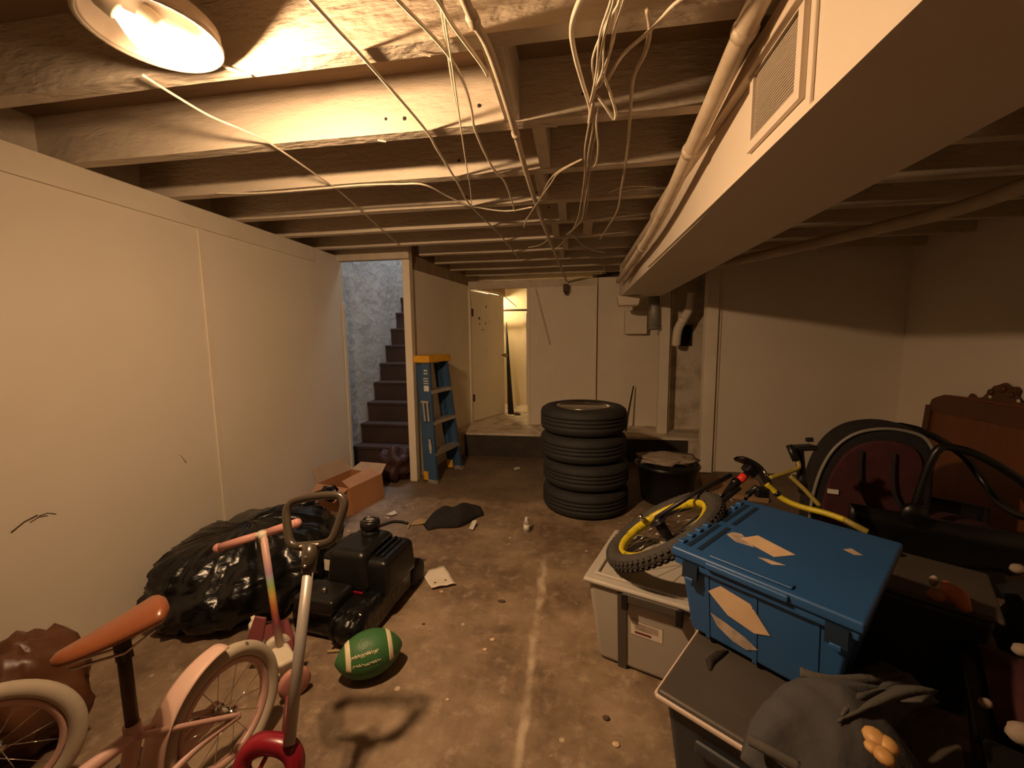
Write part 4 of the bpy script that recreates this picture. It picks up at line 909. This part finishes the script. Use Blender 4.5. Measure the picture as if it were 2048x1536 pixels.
# ------------------------------------------------------------------ blue crate
u2 = V((.66,.751,0)).normalized(); u1 = V((.751,-.66,0)).normalized()
BW, BD, BH = .45, .54, .275
bc0 = V((.312,1.262,.377)); bmx = frame((0,0,1), u1, bc0)
cr_ = thing('blue_crate', 'dark blue hinged-lid plastic crate with torn paper labels', 'crate', bc0)
MB(bmx).taper((.012,.012,0),(BW-.012,BD-.012,BH-.045), .03).build('tub', 'blue_tote', cr_, .012, 3)
MB(bmx).box((.0,.0,BH-.055),(BW,BD,BH-.03)).build('rim_band', 'blue_tote', cr_, .006, 2)
lid1 = MB(bmx).box((-.008,-.008,BH-.03),(BW+.008,BD+.008,BH)).build('lid', 'blue_tote', cr_, .008, 3)
for x in (.022,.055):
    for k in range(2): MB(bmx).box((x,.03+.25*k,BH-.001),(x+.014,.245+.25*k,BH+.0015)).build('hinge_slot', 'blue_tote_dark', lid1)
for k in range(9): MB(bmx).box((-.006,.03+.055*k,BH-.004),(.014,.055+.055*k,BH+.008)).build('hinge_knuckle', 'blue_tote', lid1, .003)
MB(bmx).box((.10,-.016,BH-.026),(.31,.0,BH-.006)).build('lid_lip', 'blue_tote', lid1, .005)
MB(bmx).box((.10,.012,BH),(.31,.035,BH+.006)).build('lid_lip', 'blue_tote', lid1, .003)
for x in (.03,.385):
    MB(bmx).box((x,-.006,BH-.085),(x+.045,.004,BH-.035)).build('lock_recess', 'blue_tote_dark', cr_)
    MB(bmx).box((x+.01,-.010,BH-.095),(x+.035,-.002,BH-.08)).build('lock_eye', 'blue_tote', cr_, .003)
for x in (.09,.22,.36): 
    MB(bmx).add([V((x,.040,.0)),V((x+.012,.040,.0)),V((x+.012,.010,BH-.05)),V((x,.010,BH-.05)),V((x,.06,.0)),V((x+.012,.06,.0)),V((x+.012,.02,BH-.05)),V((x,.02,BH-.05))], BF).build('side_rib', 'blue_tote', cr_)
def lidp(poly, nm, mat, z=.0008): return MB(bmx).prism(poly, BH+.0002, BH+z, None).build(nm, mat, cr_)
lidp([(.115,.20),(.225,.155),(.262,.215),(.145,.262)],'paper_label','paper_tan'); lidp([(.075,.195),(.115,.165),(.165,.172),(.135,.205),(.105,.235),(.082,.225)],'torn_label','paper_worn',.0006)
lidp([(.195,.118),(.235,.105),(.262,.13),(.215,.128)],'torn_label','paper_worn',.0006)
lidp([(.345,.36),(.375,.345),(.392,.36),(.36,.385)],'torn_label','paper_worn',.0006)
def ff(x, z): return V((x, .012+.03*(1-z/(BH-.045))-.0015, z))
def fpatch(poly, nm, mat): return MB(bmx).add([ff(x,z) for x,z in poly]+[ff(x,z)+V((0,-.001,0)) for x,z in poly], [tuple(range(len(poly))), tuple(reversed(range(len(poly),2*len(poly))))]).build(nm, mat, cr_)
fpatch([(.10,.165),(.135,.20),(.215,.185),(.265,.115),(.225,.098),(.155,.115)],'paper_label','paper_tan')
fpatch([(.105,.095),(.15,.085),(.20,.07),(.235,.05),(.205,.03),(.17,.035),(.125,.06)],'torn_label','paper_worn')

# ------------------------------------------------------------------ yellow bicycle lying over the totes
yb = thing('yellow_bicycle', 'yellow and black bicycle lying over the grey tote with its wheel tilted', 'bicycle', (.55,1.75,.38))
wA = V((.83,.22,.50)).normalized()                     # in-plane, rising to the right
vv = (V((.34,1.56,.5))-CAM).normalized()
pu = V((-.45,0,.89)); pu = (pu-vv*pu.dot(vv)).normalized()
wB = (pu*.34 + vv*.94); wB = (wB - wA*wB.dot(wA)).normalized()
wN = wA.cross(wB).normalized()
YR, yt = .222, .03
ywc = atY(1325,1088,1.62)
low = min((ywc + wA*math.cos(q)*YR + wB*math.sin(q)*YR).z for q in [k*PI/36 for k in range(72)])
ywc = ywc + V((0,0,.375+yt+.004-low)) if low < .375+yt else ywc
wheel(ywc, wN, YR, yt, 'rear_tyre', 'tread', 'bike_rim', yb, 20, .014, 64, 'bike_black')
def Wp(a_, b_, n_=0): return ywc + wA*a_ + wB*b_ + wN*n_
sign = 1 if wN.z > 0 else -1
# frame: from the hub along wA to the bottom bracket and seat cluster, bicycle's up direction is +wB
head = atz(1692,1042,.70)
seatc = atY(1450,992,2.02)
bbp = Wp(.36, .02)
for s_ in (-1,1):
    MB().tube([Wp(0,0,.05*s_), Wp(.2,.02,.045*s_), bbp+wN*.03*s_], .009, 8).build('chain_stay', 'bike_black', yb)
    MB().tube([Wp(0,0,.05*s_), (Wp(0,0,.05*s_)).lerp(seatc,.6), seatc], .008, 8).build('seat_stay', 'bike_black', yb)
MB().tube([bbp, seatc], .016, 10).build('seat_tube', 'bike_black', yb)
MB().lathe([(.02,-.002),(.036,-.002),(.036,.002),(.02,.002)], 24, frame(wN, None, Wp(0,0,.035*sign)), close=True).build('sprocket', 'bike_black', yb)
MB().lathe([(.010,-.05),(.018,-.045),(.021,-.02),(.021,.02),(.018,.045),(.010,.05)], 16, frame(wN, None, ywc)).build('coaster_hub', 'bike_black', yb)
sp1 = atY(1492,948,2.05)
MB().tube([seatc, sp1], .0145, 12).build('seat_post', 'bike_black', yb)
sdv = (sp1-seatc).normalized()
MB().tube([sp1-sdv*.045, sp1-sdv*.008], .0185, 12).build('reflector', 'red_reflector', yb)
MB().box((-.03,-.025,-.01),(.03,.025,.03), frame(sdv, None, sp1+sdv*.015)).build('saddle_clamp', 'bike_black', yb, .008)
s_a, s_b = atY(1474,914,2.08), atY(1542,978,2.02)
sx_ = (s_b-s_a).normalized(); sn_ = sdv; sy_ = sn_.cross(sx_).normalized(); sn_ = sx_.cross(sy_)
def ysad(v, u):
    a_ = 2*PI*v; Ls = (s_b-s_a).length; wd = .018+.05*(1-u)**1.4; wd *= min(1,(u+.03)*10)**.5*min(1,(1.03-u)*14)**.5
    z = math.sin(a_); th = .018*min(1,(u+.03)*10)**.5*min(1,(1.03-u)*14)**.5
    return s_a + sx_*(Ls*u) + sy_*(math.cos(a_)*wd) + sn_*(th*z + .035*math.sin(PI*u) - .005)
MB().grid(ysad, 22, 20, cu=True).build('saddle', 'bike_black', yb)
MB().tube([atY(1527,940,2.0), atY(1536,957,1.99)], .007, 8).build('saddle_bolt', 'chrome', yb)
# handlebar with risers, crossbar and grip
yp = lambda L_: spline(L_, 6)
MB().tube(yp([atY(1533,968,1.93),atY(1548,982,1.92),atY(1566,998,1.90),atY(1600,1013,1.86),atY(1650,1026,1.80),atY(1690,1040,1.75)]), .0125, 10).build('handlebar', 'bike_yellow', yb)
MB().tube(yp([atY(1690,1040,1.75),atY(1712,1052,1.72),atY(1735,1064,1.70)]), .0125, 10).build('handlebar', 'bike_olive', yb)
MB().tube(yp([atY(1540,956,1.98),atY(1570,946,2.0),atY(1593,938,2.02),atY(1598,930,2.03),atY(1590,912,2.05)]), .010, 10).build('handlebar', 'bike_olive', yb)
MB().tube([atY(1592,922,2.04), atY(1578,890,2.07)], .0145, 10).build('grip', 'bike_black', yb)
MB().tube(yp([atY(1580,952,1.98),atY(1605,975,1.95),atY(1640,1012,1.90)]), .010, 8).build('crossbar', 'bike_olive', yb)
MB().tube([atY(1551,984,1.915), atY(1557,990,1.91)], .0145, 10).build('band', 'bike_black', yb)
MB().box((-.025,-.02,-.02),(.03,.02,.025), frame((0,0,1), None, atY(1522,985,1.93))).build('stem_clamp', 'bike_black', yb, .008)
MB().tube([atY(1495,990,1.95), atY(1512,975,1.94), atY(1530,988,1.92)], .014, 8).build('stem', 'bike_black', yb)
MB().tube([atY(1490,1000,1.92), atY(1506,975,1.96)], .007, 6).build('brake_lever', 'bike_black', yb)
MB().tube([atY(1278,1030,1.78), atY(1288,1040,1.77)], .012, 8).build('valve_cap', 'chrome', yb)
pdl = atY(1608,895,2.12)
MB().box((-.045,-.012,-.035),(.045,.012,.035), frame((0,-1,.1), (1,0,.1), pdl)).build('pedal', 'bike_black', yb, .006)
MB().tube([atY(1598,900,2.1), atY(1602,940,2.06), atY(1606,985,2.0)], .020, 8).build('fork_leg', 'bike_black', yb)
MB().box((-.014,-.01,-.008),(.014,.01,.014), frame((0,-1,.1), (1,0,.1), pdl+V((.02,0,.04)))).build('pedal_end', 'bike_black', yb, .003)

# ------------------------------------------------------------------ infant car seat
cs0 = V((1.72, 2.50, 0))
cs = thing('car_seat', 'black and maroon infant car seat with a curved carrying handle', 'car seat', cs0)
cn = V((-.28,-.96,0)).normalized(); cx = V((.96,-.28,0))
csm = frame((0,0,1), cx, cs0)                         # local x to the right, local y away from the camera, z up
arch = [(-.33,.02),(-.345,.20),(-.335,.38),(-.30,.55),(-.24,.68),(-.15,.765),(-.03,.80),(.08,.79),(.15,.755),(.19,.66),(.20,.45),(.20,.02)]
ar = [(p.x, p.y) for p in spline([V((x,z,0)) for x,z in arch], 4)]
def xz(y): return csm @ Matrix(((1,0,0,0),(0,0,1,y),(0,1,0,0),(0,0,0,1)))
MB().prism(ar, -.05, .20, xz(0)).build('back_shell', 'black_cloth', cs, .04, 4)
ai = [(-.06+(x+.06)*.80, .03+(z-.03)*.90) for x, z in ar]
MB().prism(ai, -.072, -.045, xz(0)).build('padding', 'maroon_cloth', cs, .02, 3)
MB(csm).tube([(x*.965-.002, -.058, z*.985) for x, z in ar[2:36]], .009, 8).build('piping', 'grey_metal', cs)
def shell(u, v):
    x = -.20+.72*u; a_ = PI*v; wd = .23*(1-.25*u*u); lip = .40-.06*u; dep = .26+.06*math.sin(PI*u)
    return csm @ V((x, .0-math.cos(a_)*wd, lip - dep*math.sin(a_)**.7))
MB().grid(shell, 22, 18).build('seat_shell', 'black_plastic', cs, solid=.03)
MB(csm).ball((.26,0,.20), (.30,.20,.13), 24, 14).build('seat_pad', 'maroon_cloth', cs)
MB(csm).tube(spline([(.05,-.25,.42),(.10,-.26,.72),(.18,-.25,.75),(.30,-.25,.70),(.43,-.25,.60),(.50,-.22,.48),(.52,-.10,.40),(.52,.10,.40),(.50,.22,.48),(.43,.25,.60),(.30,.25,.70),(.18,.25,.75),(.10,.26,.72),(.05,.25,.42)],5), .019, 10).build('carry_handle', 'black_plastic', cs)
for s_ in (-1,1): MB(csm).lathe([(.001,-.02),(.05,-.02),(.055,0),(.05,.02),(.001,.02)], 18, Matrix.Translation(V((.05,.255*s_,.40))) @ Matrix.Rotation(PI/2,4,'X')).build('handle_pivot', 'black_plastic', cs)
MB(csm).taper((-.24,-.17,.0),(.46,.17,.13), -.03).build('base', 'black_plastic', cs, .03, 3)
for s_ in (-.08,.06): MB(csm).tube(spline([(s_-.05,-.085,.66),(s_-.04,-.10,.45),(s_+.02,-.14,.32)],5), .010, 6).build('harness_strap', 'black_cloth', cs)
MB(csm).box((-.265,-.085,.395),(-.215,-.074,.42)).build('side_tag', 'label_white', cs)

# ------------------------------------------------------------------ headboard on the right wall
hb = thing('headboard', 'dark brown wooden headboard with a carved crest against the right wall', 'headboard', (2.78,2.9,0))
def hbm(y, z): return V((2.835 - .06*(1-z/1.0) - .0, y, z))
def hplate(poly, th, nm, mat, off=0):
    n = len(poly); vs_ = [hbm(y,z)+V((-off,0,0)) for y,z in poly] + [hbm(y,z)+V((-off-th,0,0)) for y,z in poly]
    return MB().add(vs_, [tuple(range(n)), tuple(reversed(range(n,2*n)))] + [(i,i+n,(i+1)%n+n,(i+1)%n) for i in range(n)]).build(nm, mat, hb)
hplate([(3.66,0),(3.66,.55),(3.655,.72),(3.62,.80),(3.54,.835),(3.36,.84),(2.5,.84),(2.30,.835),(2.22,.80),(2.19,.72),(2.18,.55),(2.18,0)], .03, 'panel', 'headboard')
hplate([(3.64,.70),(3.615,.79),(3.54,.828),(2.30,.828),(2.225,.79),(2.20,.70)], .018, 'top_rail', 'headboard_dark', .03)
crest = [(3.36,.838),(3.34,.872),(3.32,.85),(3.29,.846),(3.25,.86),(3.22,.90),(3.19,.945),(3.16,.955),(3.13,.972),(3.10,.95),(3.06,.955),(3.04,.93),(3.05,.90),(3.02,.862),(2.99,.853),(2.965,.89),(2.94,.95),(2.92,.99),(2.90,.95),(2.875,.89),(2.85,.853),(2.82,.862),(2.79,.90),(2.80,.93),(2.78,.955),(2.74,.95),(2.71,.972),(2.68,.955),(2.65,.945),(2.62,.90),(2.59,.86),(2.55,.846),(2.52,.85),(2.50,.872),(2.48,.838)]
hplate(crest, .022, 'carved_crest', 'headboard_dark', .004)
for y, z, r_ in ((3.2,.90,.022),(3.13,.93,.026),(3.07,.90,.02),(2.92,.92,.03),(2.77,.90,.02),(2.71,.93,.026),(2.64,.90,.022)):
    MB().ball(hbm(y,z)+V((-.03,0,0)), (.012,r_,r_), 10, 6).build('carved_boss', 'headboard_dark', hb)
for y in (3.2, 3.02): MB().lathe([(.012,0),(.012,.002)], 10, frame((-1,0,0), None, hbm(y,.868)+V((-.027,0,0)))).build('pierced_hole', 'wall', hb)
for y in (2.2, 3.61): hplate([(y,0),(y,.74),(y+.05,.74),(y+.05,0)], .02, 'stile', 'headboard_dark', .03)

# ------------------------------------------------------------------ dark boxes and soft things at the right
db, dbm, dl = tote('black_storage_box', 'black storage box right of the blue crate', (.965,1.04,0), (.82,-.572,0), .50, .45, .34, 'black_plastic', 'black_plastic')
o = MB().grid(lambda u,v: dbm @ V((.04+.42*u, .04+.37*v, .345+.05*abs(noise.noise(V((u*3,v*3,1))))+.05*math.sin(PI*u)*math.sin(PI*v))), 24, 20).build('maroon_blanket', 'maroon_cloth', at=dbm @ V((.3,.25,.34)), solid=.012); tag(o, 'dark maroon blanket spread on the black storage box', 'blanket')
gtm, gmm, gll = tote('open_crate', 'dark grey box behind the blue crate with a pale upper edge', (.96,1.64,0), (.82,-.572,0), .45, .36, .42, 'dark_tote', 'dark_lid')
ty = thing('orange_toy', 'small orange toy figure on the dark clutter at the right', 'toy', atz(1910,1200,.44))
q0, q1 = atz(1895,1180,.46), atz(1935,1222,.44)
MB().tube([q0, q0.lerp(q1,.5)+V((0,0,.012)), q1], [.026,.030,.012], 12).build('toy_body', 'orange_toy', ty)
MB().ball(atz(1874,1190,.455), (.024,.022,.02), 12, 8).build('toy_head', 'cardboard', ty)
MB().ball(atz(1892,1170,.47), .014, 10, 6).build('toy_arm', 'orange_toy', ty)
MB().ball(atz(1868,1162,.465), (.014,.012,.02), 10, 6).build('toy_leg', 'paper_worn', ty)
o = crumple((1.90,1.62,.20), .28, .26, .20, .35, 12, 2.2, flat=0).build('black_clothes_heap', 'black_cloth', at=(1.90,1.62,0)); tag(o, 'heap of black clothes behind the orange toy', 'clothes')
for i, (x, y, z, r_, lb_) in enumerate([(2044,1300,.42,.022,'small pale ball at the right edge of the clutter'),(2046,1468,.45,.028,'round pale toy at the lower right edge'),(1971,1406,.42,.014,'tiny white bead on the dark clutter'),(2035,1137,.45,.022,'pale block at the right edge behind the clutter')]):
    q = atz(x,y,z); tag(MB().ball(q, (r_, r_*.8, r_*.8), 12, 8, fn=lambda d: 1+.12*noise.noise(d*2)).build('pale_toy', 'bag_brown', at=q), lb_, 'toy')
nb, nbm, nl = tote('near_black_box', 'black box under the grey jeans at the lower right', (.722,.690,0), (.82,-.572,0), .50, .36, .40, 'black_plastic', 'black_plastic')
nb2, nbm2, nl2 = tote('side_black_box', 'black box at the lower right edge beside the jeans', (1.43,.70,0), (.82,-.572,0), .50, .38, .40, 'black_plastic', 'black_plastic')
# jeans draped over the near box
jn = thing('jeans', 'crumpled grey blue jeans thrown over the boxes at the lower right', 'clothes', (.72,.86,.40))
jp = [atz(1480,1536,.40), atz(1500,1450,.42), atz(1560,1375,.44), atz(1650,1335,.46), atz(1770,1330,.45), atz(1880,1395,.43), atz(1760,1440,.45), atz(1850,1536,.43), atz(1660,1600,.44)]
jc = sum(jp, V((0,0,0)))/len(jp)
def jfn(u, v):
    t_ = v*len(jp); i = int(t_) % len(jp); e_ = jp[i].lerp(jp[(i+1)%len(jp)], t_-int(t_)); p = jc.lerp(e_, u)
    h_ = .085*(1-u**2.5) + .035*noise.noise(V((p.x*7,p.y*7,1))) + .022*abs(noise.noise(V((p.x*16,p.y*9,4))))
    return V((p.x, p.y, .405 + max(0,h_) + .01))
MB().grid(lambda v,u: jfn(u, v), 72, 22, cu=True).build('jeans_leg', 'jeans', jn, solid=.006)
a_, b_ = atz(1668,1362,.50), atz(1800,1355,.49)
MB().tube(spline([atz(1600,1345,.50), a_, b_, atz(1820,1362,.475)],5), .012, 8).build('fold', 'jeans_light', jn)
MB().tube(spline([atz(1500,1480,.47), atz(1545,1505,.48), atz(1600,1536,.48)],5), .010, 8).build('seam', 'jeans_light', jn)
MB().grid(lambda u,v: atz(1705+u*170-v*30, 1392-20*math.sin(u*PI*.8)+v*52-u*v*28, .505+.006*math.sin(u*9+v*5)), 16, 10).build('pocket_flap', 'jeans_light', jn, solid=.006)
gy = thing('gold_toy', 'small golden toy lying on the grey jeans', 'toy', atz(1760,1490,.50))
for x, y, r_ in ((1750,1475,.020),(1775,1490,.018),(1768,1512,.017),(1745,1495,.013)): MB().ball(atz(x,y,.515), (r_,r_*1.1,r_*.7), 10, 8).build('toy_lobe', 'gold_toy', gy)
